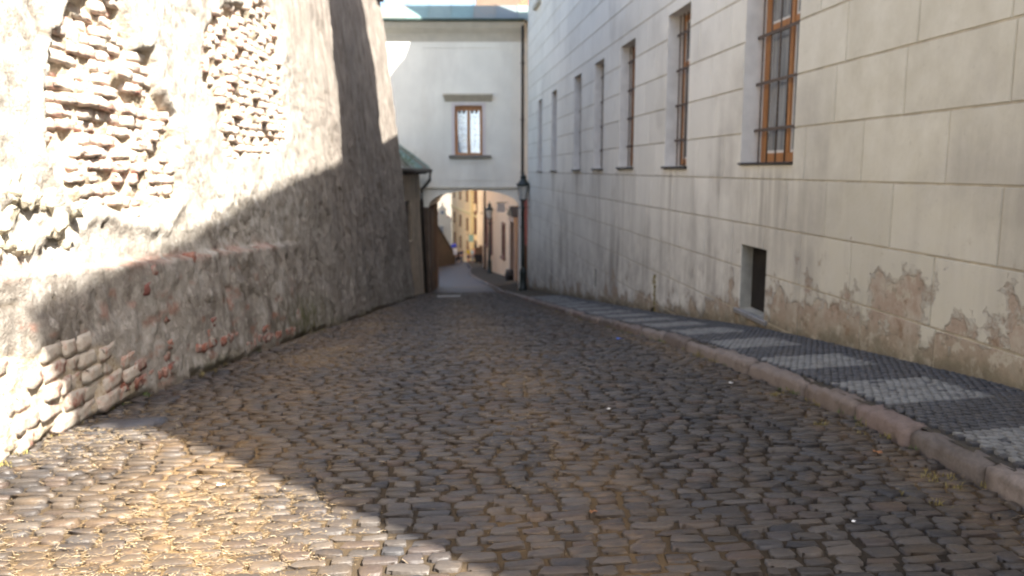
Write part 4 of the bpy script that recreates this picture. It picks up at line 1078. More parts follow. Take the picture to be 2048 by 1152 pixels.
# ------------------------------------------------------------------ street lamps
def lamp(x, y, label):
    zb = float(pav(np.array(x), np.array(y))) - .02
    L_ = thing('street_lamp', label, 'street lamp', (x, y, zb), 'old style lamp posts along the pavement')
    def ad(mb, nm, mt, sm=True, par=None):
        o = mb.build(nm, mt, L_, smooth=sm)
        return o
    mb = MB(); mb.lathe((0, 0, 0), [(.20, 0), (.20, .12), (.165, .16), (.15, .75), (.17, .80), (.15, .88), (.11, 1.0), (.10, 1.05)], 12); ad(mb, 'base', M['lamp_paint'])
    mb = MB(); mb.lathe((0, 0, 1.05), [(.095, 0), (.085, .5), (.10, .54), (.10, .60), (.075, .66), (.06, 1.9), (.05, 2.55), (.085, 2.6), (.085, 2.66), (.05, 2.72), (.045, 2.95)], 10); ad(mb, 'post', M['lamp_paint'])
    mb = MB()
    mb.tube([(-.3, 0, 3.72), (.3, 0, 3.72)], .018, 6); ad(mb, 'ladder_bar', M['lamp_paint'])
    z0 = 3.98
    mb = MB(); mb.lathe((0, 0, z0), [(.05, 0), (.15, .05), (.17, .10)], 6); ad(mb, 'lantern_cup', M['lamp_paint'], False)
    mb = MB(); mb.lathe((0, 0, z0 + .10), [(.155, 0), (.25, .60)], 6); gl_ = ad(mb, 'lantern_glass', M['lantern'], False)
    mb = MB()
    for k in range(6):
        a = 2 * math.pi * k / 6; mb.tube([(.165 * math.cos(a), .165 * math.sin(a), z0 + .10), (.262 * math.cos(a), .262 * math.sin(a), z0 + .71)], .013, 5)
    ad(mb, 'lantern_frame', M['lamp_paint'], False)
    mb = MB(); mb.lathe((0, 0, z0 + .71), [(.31, 0), (.32, .05), (.24, .12), (.13, .26), (.12, .34), (.15, .37), (.10, .45), (.03, .50), (.035, .56), (.01, .66)], 10); ad(mb, 'cap', M['lamp_paint'])
    return L_
lamp(3.93, 35.6, 'dark lamp post standing against the corner of the cream building')
lamp(4.02, 59.0, 'smaller looking dark lamp post seen through the arch before the pinkish house')

# ------------------------------------------------------------------ street beyond the arch
def prism_house(name, label, cat, pts, z0, z1, mat, loc):
    t = thing(name, label, cat, loc)
    mb = MB(); mb.prism([(x, y, z0) for x, y in pts], [(x, y, z1) for x, y in pts])
    pinv(mb.build('wall', mat), t)
    return t
def face_win(t, p0, p1, s, w, z0, z1, frame, glass, proud=.06, sill=True, mull=True):
    """window on the wall line p0->p1 (street on its left side when seen from p0)"""
    a, b_ = Vector((*p0, 0)), Vector((*p1, 0)); d = (b_ - a).normalized(); n = Vector((-d.y, d.x, 0))
    T = lambda u, v, z: tuple(a + d * (s + u) + n * v + Vector((0, 0, z)))
    fr = MB(); f = max(.09, w * .09)
    fr.box(-w/2, -w/2 + f, .004, proud, z0, z1, T); fr.box(w/2 - f, w/2, .004, proud, z0, z1, T); fr.box(-w/2 + f, w/2 - f, .004, proud, z1 - f, z1, T); fr.box(-w/2 + f, w/2 - f, .004, proud, z0, z0 + f, T)
    if mull: fr.box(-.05, .05, .004, proud - .01, z0 + f, z1 - f, T); fr.box(-w/2 + f, -.05, .004, proud - .012, z0 + (z1-z0) * .66, z0 + (z1-z0) * .66 + .08, T); fr.box(.05, w/2 - f, .004, proud - .012, z0 + (z1-z0) * .66, z0 + (z1-z0) * .66 + .08, T)
    w_ = pinv(fr.build('window', frame), t)
    pz = MB(); pz.box(-w/2 + f * .5, w/2 - f * .5, .006, .02, z0 + f * .5, z1 - f * .5, T); o = pz.build('pane', glass); o.parent = w_
    if sill:
        sm = MB(); sm.box(-w/2 - .1, w/2 + .1, .004, proud + .1, z0 - .14, z0 - .003, T); o = sm.build('sill', frame); o.parent = w_
    return w_
def t_inv(t): return Matrix.Translation(t.location).inverted()
# brown wall along the left
rw = thing('garden_wall', 'brown rendered wall with sloping top on the left beyond the arch', 'wall', (-1.2, 71, float(g(71))))
GA, GB = Vector((-4.7, 50.5, 0)), Vector((2.3, 91.4, 0)); GD = (GB - GA); GL = GD.length; GD = GD.normalized(); GN = Vector((GD.y, -GD.x, 0))
def gtop(y): return min(-.6, -3.3 - .355 * (y - 78))
mb = MB(); n = 16
def gp_(t, d, z): return tuple(GA + GD * t + GN * d + Vector((0, 0, z)))
for k in range(n):
    ta, tb = GL * k / n, GL * (k + 1) / n; ya, yb = (GA + GD * ta).y, (GA + GD * tb).y
    for d in (0, -.5): mb.quad(gp_(ta, d, float(g(ya)) - .5), gp_(tb, d, float(g(yb)) - .5), gp_(tb, d, gtop(yb)), gp_(ta, d, gtop(ya)))
mb.quad(gp_(GL, 0, float(g(91.4)) - .5), gp_(GL, -.5, float(g(91.4)) - .5), gp_(GL, -.5, gtop(91.4)), gp_(GL, 0, gtop(91.4)))
pinv(mb.build('wall', M['retaining']), rw)
for k in range(26):
    ta, tb = GL * k / 26, GL * (k + 1) / 26 - .03; za, zb = gtop((GA + GD * ta).y), gtop((GA + GD * tb).y)
    mb = MB(); mb.prism([gp_(ta, .08, za + .002), gp_(tb, .08, zb + .002), gp_(tb, -.58, zb + .002), gp_(ta, -.58, za + .002)], [gp_(ta, .08, za + .08), gp_(tb, .08, zb + .08), gp_(tb, -.58, zb + .16), gp_(ta, -.58, za + .16)])
    pinv(mb.build('coping_stone', M['guard_stone']), rw)
# pinkish house on the right
pk = prism_house('pinkish_house', 'pinkish rendered house with reddish windows behind the far lamp post', 'house', [(4.85, 44.3), (4.4, 61), (4.4, 74), (26, 74), (26, 44.3)], -9.5, 10.2, M['pink'], (6, 58, float(g(58))))
s1a, s1b, s2b = (4.85, 44.3), (4.4, 61), (4.4, 74)
for (s, w, z0, z1) in ((9.0, 1.5, -4.15, -1.85), (9.0, 1.5, .2, 2.6), (4.5, 1.4, .2, 2.6)): face_win(pk, s1a, s1b, s, w, z0, z1, M['shutter'], M['blue_glass'], .10)
for (s, w, z0, z1) in ((.9, 1.7, -4.7, -1.9), (6, 1.5, -4.6, -2.0), (.9, 1.7, .2, 2.4)): face_win(pk, s1b, s2b, s, w, z0, z1, M['shutter'], M['blue_glass'], .10)
# doorway with small roof
d_ = (Vector((*s1b, 0)) - Vector((*s1a, 0))).normalized(); n_ = Vector((-d_.y, d_.x, 0)); T = lambda u, v, z: tuple(Vector((*s1a, 0)) + d_ * u + n_ * v + Vector((0, 0, z)))
mb = MB(); mb.box(.7, 1.0, .004, .35, -5.2, -1.35, T); mb.box(2.9, 3.2, .004, .35, -5.2, -1.35, T); mb.box(.7, 3.2, .004, .40, -1.34, -1.0, T); dw = pinv(mb.build('doorway', M['pink_trim']), pk)
mb = MB(); mb.box(1.0, 2.9, .004, .05, -5.2, -1.35, T); o = mb.build('door', M['brown_board']); o.parent = dw
mb = MB(); mb.prism([T(.6, 0.004, -.995), T(1.95, .004, -.45), T(3.3, .004, -.995)], [T(.6, .48, -.995), T(1.95, .48, -.45), T(3.3, .48, -.995)]); o = mb.build('canopy', M['dark_metal']); o.parent = dw
mb = MB(); mb.tube([(4.31, 69.2, 12), (4.31, 69.2, -3.6)], .08, 8); pinv(mb.build('downpipe', M['dark_metal'], smooth=True), pk)
mb = MB(); mb.tube([(4.31, 69.2, -3.6), (4.31, 69.2, -7)], .10, 8); pinv(mb.build('pipe_guard', M['brown_board'], smooth=True), pk)
mb = MB(); mb.prism([(4.4, 44.1, 10.21), (3.9, 61, 10.21), (3.9, 74.3, 10.21), (26.3, 74.3, 10.21), (26.3, 44.1, 10.21)], [(15.5, 45, 19.6), (15.5, 61, 19.6), (15.5, 73.8, 19.6), (17, 73.8, 19.6), (17, 45, 19.6)]); pinv(mb.build('roof', M['roof_tile']), pk)  # unseen depth and high ridge shaped to keep sun off the peach house
# guard stone by the doorway
V_, F_ = lump(77, .10); o = obj_np('guard_stone', V_ * np.array([.62, .85, .66]), F_, M['guard_stone'], smooth=True); o.location = (4.42, 46.8, float(pav(np.array(4.4), np.array(46.8))) + .28)
tag(o, 'rounded dark stone block at the foot of the doorway behind the lamp', 'stone block')
# bracket sign
sg = thing('bracket_sign', 'small grey sign hanging on a bracket from the pinkish house', 'sign', (4.66, 51.4, -.9))
mb = MB(); mb.tube([(4.66, 51.4, -.45), (3.95, 51.4, -.45)], .025, 6); mb.tube([(4.66, 51.4, -.95), (4.1, 51.4, -.45)], .018, 6); pinv(mb.build('bracket', M['dark_metal']), sg)
mb = MB(); mb.box(4.0, 4.5, 51.38, 51.42, -1.05, -.50); pinv(mb.build('board', M['grey_sign']), sg)
# yellow house across the end
yh = prism_house('yellow_house', 'tall yellow house with rows of small windows closing the street', 'house', [(5.3, 95), (2.7, 127), (12, 140), (14, 97)], -15, 14, M['yellow'], (5, 110, float(g(110))))
yA, yB = (5.3, 95), (2.7, 127); yl = math.hypot(2.6, 32)
for zrow in (-9.2, -6.2, -2.4, 1.4):
    for k in range(3): face_win(yh, yA, yB, 11.5 + k * 8.0, 1.3, zrow, zrow + 1.5, M['brown_win'], M['blue_glass'], .12)
for zrow in (-6.0, -2.3, 1.6): face_win(yh, yA, yB, 3.2, 1.5, zrow, zrow + 2.6, M['brown_win'], M['blue_glass'], .16)
dd = (Vector((*yB, 0)) - Vector((*yA, 0))).normalized(); nn = Vector((-dd.y, dd.x, 0)); TY = lambda u, v, z: tuple(Vector((*yA, 0)) + dd * u + nn * v + Vector((0, 0, z)))
mb = MB(); mb.box(5.6, 6.6, .004, .3, -10, 13, TY); pinv(mb.build('pilaster', M['yellow_trim']), yh)
for zc in (-4.1, -.3): 
    mb = MB(); mb.box(.2, yl, .004, .14, zc, zc + .25, TY); pinv(mb.build('string_course', M['yellow_trim']), yh)
mb = MB(); mb.box(1.2, 4.6, .004, .08, -9.3, -7.0, TY); sf = pinv(mb.build('shop_front', M['brown_board']), yh)
mb = MB(); mb.box(1.5, 2.8, .085, .10, -9.2, -7.5, TY); mb.box(3.1, 4.4, .085, .10, -9.2, -7.5, TY); o = mb.build('pane', M['shade_fill']); o.parent = sf  # panes coloured near-black for the unlit shop inside
mb = MB(); mb.prism([(4.9, 94.6, 14.01), (2.3, 127.3, 14.01), (12, 140.4, 14.01), (14.4, 96.6, 14.01)], [(8, 100, 16), (7, 124, 16), (11, 130, 16), (12, 102, 16)]); pinv(mb.build('roof', M['roof_tile']), yh)
# peach house rising behind
ph = prism_house('peach_house', 'tall peach house whose top shows above the copper roof', 'house', [(4.75, 88), (4.95, 94.2), (14, 94.5), (14, 78.5)], -11, 24, M['peach'], (8, 91, float(g(91))))
for zrow in (-3.0, 1.5): face_win(ph, (4.75, 88), (4.95, 94.2), 3.0, 1.5, zrow, zrow + 2.3, M['brown_win'], M['blue_glass'], .12)
mb = MB(); mb.prism([(4.3, 87.8, 24.01), (4.5, 94.6, 24.01), (14.3, 94.9, 24.01), (14.3, 77.8, 24.01)], [(8, 89, 28), (8, 93, 28), (13, 93, 28), (13, 89, 28)]); pinv(mb.build('roof', M['roof_tile']), ph)
pd = (Vector((4.75, 88, 0)) - Vector((14, 78.5, 0))).normalized(); pn = Vector((-pd.y, pd.x, 0))
TP = lambda u, v, z: tuple(Vector((4.75, 88, 0)) - pd * u + pn * v + Vector((0, 0, z)))
mb = MB(); mb.box(.15, 2.2, .004, .08, -9.2, -6.6, TP); pinv(mb.build('shop_front', M['brown_board']), ph)
for zrow in (-3.0, 1.2): face_win(ph, (14, 78.5), (4.75, 88), 13.26 - 1.3, 1.2, zrow, zrow + 2.2, M['brown_win'], M['blue_glass'], .10)
for z_ in (-5.5, -1.5, 2.5): pass
# pale gabled house far down on the left
gh = prism_house('pale_gabled_house', 'pale house with a small curved gable far beyond the sloping wall', 'house', [(-3.6, 131), (2.75, 131), (2.75, 142), (-3.6, 142)][::-1], -16, -6.7, M['pale_house'], (0, 131, float(g(131))))
gp = [(-3.6, -6.7), (2.75, -6.7), (2.5, -5.9), (2.25, -5.9), (2.15, -6.3), (1.95, -5.6), (1.85, -5.0), (2.0, -4.9), (1.75, -4.45), (1.3, -4.2), (.85, -4.45), (.6, -4.9), (.72, -5.0), (.6, -5.6), (.1, -6.2), (-.8, -6.3), (-3.6, -6.4)]
mb = MB(); mb.prism([(x, 131, z) for x, z in gp], [(x, 131.9, z) for x, z in gp]); pinv(mb.build('gable', M['pale_house']), gh)
mb = MB(); mb.lathe((1.3, 131.4, -4.2), [(.16, 0), (.2, .12), (.06, .25), (.16, .4), (.02, .55)], 8); pinv(mb.build('finial', M['pale_house']), gh)
for (s, z0) in ((.75 + 2.0, -9.4), (2.75 - .1, -12.6), (5.0, -9.4)): face_win(gh, (2.75, 131), (-3.6, 131), 6.35 - s - 1.7 if False else s - .95, 1.0, z0, z0 + 2.0, M['white_paint'], M['blue_glass'], .12)
face_win(gh, (2.75, 131), (-3.6, 131), 1.45, .7, -5.6, -4.9, M['white_paint'], M['blue_glass'], .08, False, False)
mb = MB(); mb.prism([(-3.9, 131.9, -6.69), (2.9, 131.9, -6.69), (2.9, 142, -6.69), (-3.9, 142, -6.69)], [(-2, 133, -5.6), (1.2, 133, -5.6), (1.2, 141, -5.6), (-2, 141, -5.6)]); pinv(mb.build('roof', M['roof_tile']), gh)
fh = prism_house('far_pale_house', 'taller pale house at the far left edge of the arch', 'house', [(-6, 118), (-.75, 118), (-.75, 126), (-6, 126)][::-1], -14, -3.2, M['pale_house'], (-3, 118, float(g(118))))
face_win(fh, (-.75, 118), (-6, 118), 1.3, 1.1, -8.5, -6.2, M['white_paint'], M['blue_glass'], .12)
mb = MB(); mb.prism([(-6.3, 117.7, -3.19), (-.6, 117.7, -3.19), (-.6, 126.3, -3.19), (-6.3, 126.3, -3.19)], [(-5, 121, -1.5), (-2, 121, -1.5), (-2, 123, -1.5), (-5, 123, -1.5)]); pinv(mb.build('roof', M['roof_tile']), fh)
lh = prism_house('added_bounce_house', 'added pale house, out of view, bouncing sunlight into the street beyond the arch', 'house', [(-7, 58), (-13, 58), (-13, 112), (-7, 112)], -13, 7, M['pale_house'], (-9, 85, float(g(85))))  # unseen house added so its sunlit wall brightens the facades opposite
for k in range(8):
    for z_ in (-5.2, -.6, 3.4): face_win(lh, (-7, 112), (-7, 58), 3.5 + k * 6.6, 1.3, z_, z_ + 2.0, M['white_paint'], M['blue_glass'], .10)
mb = MB(); mb.prism([(-6.6, 57.6, 7.01), (-13.4, 57.6, 7.01), (-13.4, 112.4, 7.01), (-6.6, 112.4, 7.01)], [(-9.9, 58, 10), (-10.1, 58, 10), (-10.1, 112, 10), (-9.9, 112, 10)]); pinv(mb.build('roof', M['roof_tile']), lh)
# signs and street clutter far down
bs = thing('blue_sunshade', 'blue shop sunshade with white lower half above the people', 'sunshade', (2.0, 89.5, -7.4))
mb = MB(); mb.tube([(1.75, 89.5, -6.85), (2.5, 89.5, -6.75)], .03, 6); pinv(mb.build('pole', M['dark_metal']), bs)
mb = MB(); mb.prism([(1.7, 89.2, -7.05), (2.45, 89.2, -6.95), (2.45, 89.9, -6.95), (1.7, 89.9, -7.05)], [(1.85, 89.4, -6.6), (2.35, 89.4, -6.45), (2.35, 89.7, -6.45), (1.85, 89.7, -6.6)]); pinv(mb.build('canopy', M['blue_cloth'], bevel=.05), bs)
mb = MB(); mb.box(2.02, 2.45, 89.3, 89.36, -7.75, -7.06); pinv(mb.build('banner', M['white_cloth']), bs)
ts_ = thing('teal_sign', 'pale teal hanging sign on the yellow house', 'sign', (4.6, 97, -6.6))
mb = MB(); mb.box(4.05, 4.65, 96.4, 96.46, -6.95, -6.15); pinv(mb.build('board', M['teal']), ts_)
mb = MB(); mb.tube([(5.25, 96.43, -6.05), (3.8, 96.43, -6.05)], .03, 6); pinv(mb.build('bracket', M['dark_metal']), ts_)
sd = thing('postcard_stand', 'black draped stand at the street corner beside the people', 'stand', (4.65, 86.6, float(g(86.6))))
mb = MB(); zb = float(g(86.6)) + .15
mb.prism([(4.3, 86.2, zb + .15), (5.05, 86.2, zb + .15), (5.05, 87, zb + .15), (4.3, 87, zb + .15)], [(4.2, 86.3, zb + 1.0), (5.1, 86.3, zb + 1.0), (5.1, 86.9, zb + 1.0), (4.2, 86.9, zb + 1.0)]); pinv(mb.build('drape', M['black_cloth'], bevel=.06), sd)
mb = MB()
for (x_, y_) in ((4.35, 86.25), (5.0, 86.25), (4.35, 86.95), (5.0, 86.95)): mb.tube([(x_, y_, zb - .1), (x_, y_, zb + .2)], .03, 6)
pinv(mb.build('feet', M['dark_metal']), sd)
mb = MB(); mb.box(4.3, 5.0, 86.5, 86.7, zb + 1.0, zb + 1.75); pinv(mb.build('rack', M['brown_board'], bevel=.04), sd)
# drain cover in the road in front of the arch
dg = thing('drain_cover', 'pale metal drain grate lying across the road before the arch', 'drain cover', (.5, 30.6, float(g(30.6)) + .02))
sl_ = math.atan(float(slope(30.6)))
mb = MB(); mb.box(-.44, .44, -.30, -.24, 0, .04); mb.box(-.44, .44, .24, .30, 0, .04); mb.box(-.44, -.38, -.24, .24, 0, .04); mb.box(.38, .44, -.24, .24, 0, .04); o = mb.build('frame', M['grate'], dg); o.rotation_euler = (sl_, 0, 0)
for k in range(9):
    mb = MB(); mb.box(-.37 + k * .085, -.37 + k * .085 + .055, -.24, .24, .002, .035); o = mb.build('bar', M['grate'], dg); o.rotation_euler = (sl_, 0, 0)

# ------------------------------------------------------------------ people far down the street
def skin_mesh(name, pts, edges, rad, mat, sub=1):
    me = bpy.data.meshes.new(name); me.from_pydata(pts, edges, [])
    o = bpy.data.objects.new(name, me); COL.objects.link(o)
    mo = o.modifiers.new('skin', 'SKIN'); mo.use_smooth_shade = True
    for i, v in enumerate(me.skin_vertices[0].data): v.radius = rad[i] if isinstance(rad[i], tuple) else (rad[i], rad[i]); v.use_root = (i == 0)
    s_ = o.modifiers.new('sub', 'SUBSURF'); s_.levels = sub; s_.render_levels = sub
    dg_ = bpy.context.evaluated_depsgraph_get(); dg_.update()
    m2 = bpy.data.meshes.new_from_object(o.evaluated_get(dg_)); m2.name = name
    bpy.data.objects.remove(o); bpy.data.meshes.remove(me)
    m2.materials.clear(); m2.materials.append(mat)
    m2.polygons.foreach_set('use_smooth', np.ones(len(m2.polygons), dtype=bool))
    return m2
def person(x, y, h, rz, label, top, legs, hair, step=.16, shorts=False, dress=False, bag=None):
    k = h / 1.75
    t = thing('person', label, 'person', (x, y, float(g(y)) + (.13 if x > float(kx(y)) else .01)), 'people walking at the bottom of the street', rz)
    a = step
    P = [(0,0,.95),(0,0,1.12),(0,.01,1.32),(0,.01,1.46),(0,.02,1.54),(0,.03,1.62),(0,.02,1.70)]
    E = [(0,1),(1,2),(2,3),(3,4),(4,5),(5,6)]; Rr = [(.13,.10),(.12,.09),(.15,.10),(.07,.06),(.05,.05),(.085,.10),(.07,.08)]
    for s in (-1, 1):
        b0 = len(P); P += [(s*.17,.0,1.41),(s*.22,-.03*s*a*6,1.15),(s*.23,.05 - .02*s,.92),(s*.235,.07,.84)]
        E += [(3 if False else 2, b0), (b0,b0+1),(b0+1,b0+2),(b0+2,b0+3)]; Rr += [.055,.045,.034,.04]
        for q_, (dx, ln) in enumerate(((-.024,.075),(-.008,.09),(.008,.085),(.024,.065))):
            f0 = len(P); P += [(s*.235+dx*.6,.08+dx,.80),(s*.235+dx*.6,.085+dx,.84-ln-.02)]; E += [(b0+3,f0),(f0,f0+1)]; Rr += [.010,.008]
        f0 = len(P); P += [(s*.21,.115,.80)]; E += [(b0+3,f0)]; Rr += [.010]
        l0 = len(P); P += [(s*.095,0,.90),(s*.10,s*a*.55+.02,.50),(s*.10,s*a,.09),(s*.105,s*a+.13,.04)]
        E += [(0,l0),(l0,l0+1),(l0+1,l0+2),(l0+2,l0+3)]; Rr += [.085,.06,.042,.04]
    nose = len(P); P += [(0,.125,1.615)]; E += [(5,nose)]; Rr += [.018]
    sc_ = lambda L: [tuple(c * k for c in p) for p in L]
    rs_ = lambda L: [tuple(c * k for c in r) if isinstance(r, tuple) else r * k for r in L]
    body = bpy.data.objects.new('body', skin_mesh('body', sc_(P), E, rs_(Rr), M['skin'])); link(body, t)
    SP_ = [(0,0,.93),(0,0,1.12),(0,.01,1.32),(0,.01,1.44)]; SE = [(0,1),(1,2),(2,3)]; SR = [(.155,.125),(.14,.11),(.17,.125),(.09,.08)]
    for s in (-1, 1):
        b0 = len(SP_); SP_ += [(s*.175,0,1.40),(s*.215,-.01,1.22)]; SE += [(2,b0),(b0,b0+1)]; SR += [.078,.066]
    link(bpy.data.objects.new('dress' if dress else 'shirt', skin_mesh('shirt', sc_(SP_), SE, rs_(SR), M[top])), t)
    if dress:
        mb = MB(); mb.lathe((0, 0, 0), [(.27*k,.52*k),(.22*k,.75*k),(.165*k,.97*k),(.14*k,1.05*k)], 14); mb.build('skirt', M[top], t, smooth=True)
    else:
        low_ = .48 if shorts else .10
        LP = [(0,0,.97),(0,0,.90)]; LE = [(0,1)]; LR = [(.15,.12),(.15,.12)]
        for s in (-1, 1):
            b0 = len(LP); LP += [(s*.098,0,.86),(s*.10,s*a*.55+.02,.50)]; LE += [(1,b0),(b0,b0+1)]; LR += [.105,.082]
            if not shorts: LP += [(s*.10,s*a,low_)]; LE += [(b0+1,b0+2)]; LR += [.062]
        link(bpy.data.objects.new('shorts' if shorts else 'trousers', skin_mesh('trousers', sc_(LP), LE, rs_(LR), M[legs])), t)
    mb = MB(); hz = []
    link(bpy.data.objects.new('hair', skin_mesh('hair', sc_([(0,-.02,1.73),(0,-.03,1.66),(0,-.05,1.57)]), [(0,1),(1,2)], rs_([(.085,.10),(.10,.10),(.075,.055)]), M[hair])), t)
    for s in (-1, 1):
        link(bpy.data.objects.new('shoe', skin_mesh('shoe', sc_([(s*.10,s*a-.03,.05),(s*.10,s*a+.06,.045),(s*.107,s*a+.17,.03)]), [(0,1),(1,2)], rs_([.05,.048,.035]), M['shoe'])), t)
    if bag:
        mb = MB(); mb.box(.24*k, .36*k, -.12*k, .16*k, .62*k, .95*k); mb.tube([(.3*k, -.08*k, .94*k), (.27*k, 0, 1.2*k), (.3*k, .1*k, .94*k)], .012, 5)
        o = mb.build('shoulder_bag', M[bag], bevel=0); o.parent = t
    return t
person(2.62, 90, 1.68, .2, 'person in a black dress walking beside the end of the brown wall', 'top_black', None, 'hair_dark', dress=True)
person(2.30, 92, 1.70, 3.0, 'person in a white top with grey trousers half hidden by the brown wall', 'top_white', 'trouser_grey', 'hair_brown')
person(3.10, 93, 1.74, 3.3, 'person in dark navy top and grey trousers behind the black dress', 'top_navy', 'trouser_grey', 'hair_dark')
person(3.72, 89.5, 1.72, -.1, 'person in a bright yellow shirt and navy shorts', 'top_yellow', 'trouser_navy', 'hair_dark', shorts=True)
person(4.22, 90.5, 1.66, 3.1, 'person in a pale blue top and blue trousers with a red shoulder bag', 'top_pale_blue', 'trouser_blue', 'hair_brown', bag='top_red')
person(3.95, 95, 1.76, .4, 'person in a brown top behind the pale blue one', 'top_brown', 'shorts_khaki', 'hair_dark', shorts=True)
person(4.55, 93.0, 1.70, 2.8, 'person in a red top near the black draped stand', 'top_red', 'trouser_grey', 'hair_brown')

# ------------------------------------------------------------------ straw, weeds and litter on the road
def straw_density(x, y):
    n = fbm(x * .9, y * .55, 201, 3)
    d = .9 * np.exp(-((x + 1.35) / .75) ** 2) + .62 * np.exp(-((x - .65) / .5) ** 2) + .55 * np.exp(-((x - 2.72) / .22) ** 2) + .5 * np.exp(-((x + 2.3) / .35) ** 2) * (y < 7)
    d = d * np.clip(.30 + 2.2 * n + .9 * fbm(x * 4, y * 3, 203, 3), .03, 1.5) * np.interp(y, [2.5, 4, 12, 22, 32], [1., 1.1, 1.0, .7, .3])
    d = np.where((y < 4.6) & (x > .7) & (x < 2.45), d * .35, d)
    return d
N = 240000
px_ = rng.uniform(-2.6, 2.93, N); py_ = 2.5 + 27 * rng.random(N) ** 1.75
keep = (rng.random(N) < straw_density(px_, py_)) & (px_ > lx(py_) + .02)
px_, py_ = px_[keep], py_[keep]
# most of it lodges in the joints between stones
cell = {}
for i, s_ in enumerate(S): cell.setdefault((int(s_[0] / .25), int(s_[1] / .25)), []).append(i)
top = np.zeros(len(px_), bool)
for j in range(len(px_)):
    cx_, cy_ = int(px_[j] / .25), int(py_[j] / .25)
    for a in (-1, 0, 1):
        for b_ in (-1, 0, 1):
            for i in cell.get((cx_ + a, cy_ + b_), ()):
                if abs(px_[j] - S[i, 0]) < S[i, 2] * .47 and abs(py_[j] - S[i, 1]) < S[i, 3] * .45: top[j] = True
kp = ~top | (rng.random(len(px_)) < .24)
px_, py_, top = px_[kp], py_[kp], top[kp]
n = len(px_)
ln = rng.uniform(.008, .040, n) * np.where(top, .8, 1.); ang = np.where(top, rng.uniform(0, np.pi, n), rng.normal(0, .5, n)); wd = rng.uniform(.0008, .0019, n) * (1 + py_ / 14)
z0 = g(py_) + road_dz(px_, py_) + np.where(top, hs + .004, .010 + .016 * rng.random(n)); tl = rng.normal(0, .22, n)
dx, dy = np.cos(ang), np.sin(ang)
V = np.zeros((n, 4, 3)); 
for q_, (s1, s2) in enumerate(((-1, -1), (1, -1), (1, 1), (-1, 1))):
    V[:, q_, 0] = px_ + dx * ln * s1 * .5 - dy * wd * s2 * .5; V[:, q_, 1] = py_ + dy * ln * s1 * .5 + dx * wd * s2 * .5; V[:, q_, 2] = z0 + tl * ln * s1 * .5 + s2 * wd * .15
V[:, :, 2] = np.maximum(V[:, :, 2], (g(py_) + road_dz(px_, py_))[:, None] + .002)
tag(obj_np('dry_straw', V.reshape(-1, 3), np.arange(n * 4).reshape(-1, 4), M['straw'], attrs={'rnd': np.repeat(rng.random(n), 4)}), kind='stuff')
# crumbs of chaff in the joints (little tetrahedra)
N = 80000
cxv = rng.uniform(-2.6, 2.93, N); cyv = 2.5 + 22 * rng.random(N) ** 1.8
kp = (rng.random(N) < straw_density(cxv, cyv) * 1.1) & (cxv > lx(cyv) + .02); cxv, cyv = cxv[kp], cyv[kp]; n = len(cxv)
sz = rng.uniform(.0015, .004, n) * (1 + cyv / 12); base = g(cyv) + road_dz(cxv, cyv) + .006 + .012 * rng.random(n)
T4 = np.array([(1, 0, -.3), (-.5, .87, -.3), (-.5, -.87, -.3), (0, 0, 1.)]); V = np.stack([cxv, cyv, base], -1)[:, None] + T4[None] * sz[:, None, None]
F = (np.array([(0, 1, 3), (1, 2, 3), (2, 0, 3)])[None] + 4 * np.arange(n)[:, None, None]).reshape(-1, 3)
tag(obj_np('chaff', V.reshape(-1, 3), F, M['straw'], attrs={'rnd': np.repeat(rng.random(n) * .8, 4)}), kind='stuff')
# weeds and dry grass tufts along wall foot and kerb
mb = MB(); mb2 = MB()
def tuft(mb, x, y, z, n, h):
    for k in range(n):
        a = random.uniform(0, 6.28); l = h * random.uniform(.5, 1); le = random.uniform(.2, 1.1)
        p0 = Vector((x + random.gauss(0, .02), y + random.gauss(0, .02), z)); d = Vector((math.cos(a) * le, math.sin(a) * le, 1)).normalized()
        s_ = Vector((-d.y, d.x, 0)); s_ = s_.normalized() * .0028 if s_.length > .01 else Vector((.0028, 0, 0))
        mb.add([p0 - s_, p0 + s_, p0 + d * l * .6 + s_ * .7, p0 + d * l + Vector((0, 0, -.15 * l * le)), p0 + d * l * .6 - s_ * .7], [[0, 1, 2, 3, 4]])
for k in range(60):
    y_ = 4.2 + 18 * random.random() ** 1.5
    tuft(mb if random.random() < .45 else mb2, float(kx(y_)) - random.uniform(.0, .06), y_, cob_z(float(kx(y_)) - .04, y_) + .0, random.randint(6, 16), random.uniform(.03, .08))
for k in range(50):
    y_ = 4.6 + 12 * random.random() ** 1.4; x_ = float(lx(y_)) + random.uniform(.03, .1)
    tuft(mb if random.random() < .4 else mb2, x_, y_, cob_z(x_, y_), random.randint(5, 14), random.uniform(.03, .08))
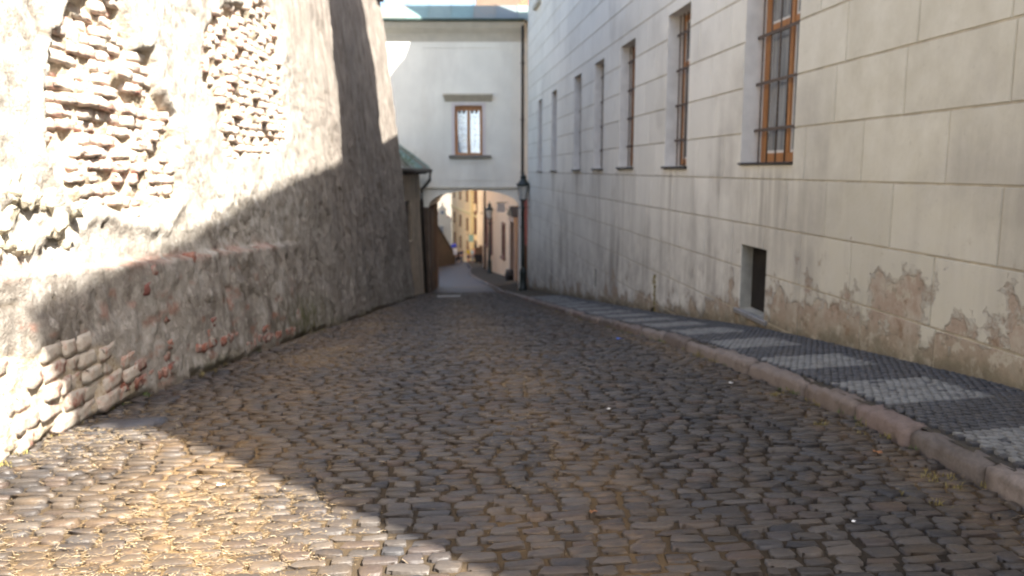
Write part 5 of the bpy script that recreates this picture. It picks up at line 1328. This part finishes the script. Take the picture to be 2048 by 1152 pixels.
for k in range(26):
    y_ = 5.2 + 12 * random.random(); tuft(mb2 if random.random() < .6 else mb, FXR - random.uniform(.0, .03), y_, basez(y_) - .01, random.randint(5, 10), random.uniform(.025, .06))
for (x_, y_, nn_) in ((2.72, 4.05, 40), (2.85, 3.95, 30), (2.55, 3.7, 30), (2.8, 5.0, 30), (2.86, 6.2, 30)): 
    for q_ in range(4): tuft(mb2, x_ + random.gauss(0, .08), y_ + random.gauss(0, .06), cob_z(x_, y_), nn_ // 2, .05)
tag(mb.build('weeds', M['grass']), kind='stuff'); tag(mb2.build('dry_grass', M['dry_weed']), kind='stuff')
# litter
def scrap(name, label, cat, x, y, s_, mat, group=None, lift=.0):
    r_ = random.Random(int(x * 1000 + y * 77)); me_v = []
    for i in range(4):
        for j in range(4): me_v.append(((i / 3 - .5) * s_ * r_.uniform(.8, 1.1), (j / 3 - .5) * s_ * .7 * r_.uniform(.8, 1.1), r_.uniform(0, .25) * s_))
    o = obj_np(name, me_v, [[i*4+j, (i+1)*4+j, (i+1)*4+j+1, i*4+j+1] for i in range(3) for j in range(3)], mat)
    o.location = (x, y, cob_z(x, y) + hs + .003 + lift); o.rotation_euler = (math.atan(float(slope(y))), 0, r_.uniform(0, 3)); return tag(o, label, cat, group)
scrap('blue_wrapper', 'small blue wrapper in the gutter by the kerb', 'litter', 2.42, 10.2, .09, M['blue_paper'])
for (x_, y_, s_, lb) in ((1.95, 3.42, .022, 'white paper scrap in the bare cobbles near the kerb, the nearest of the scraps'), (1.25, 5.6, .028, 'white paper scrap in the middle of the shaded road'), (2.55, 6.6, .05, 'white paper scrap lying against the kerb'), (-1.15, 4.2, .04, 'white paper scrap lying on the sunlit cobbles')):
    scrap('paper_scrap', lb, 'litter', x_, y_, s_, M['paper'])
for (x_, y_, s_, lb) in ((.75, 3.65, .04, 'dry orange leaf on the shaded cobbles near the sunlit edge'), (2.66, 4.45, .06, 'dry orange leaf lying beside the kerb stone')):
    scrap('fallen_leaf', lb, 'leaf', x_, y_, s_, M['leaf'])
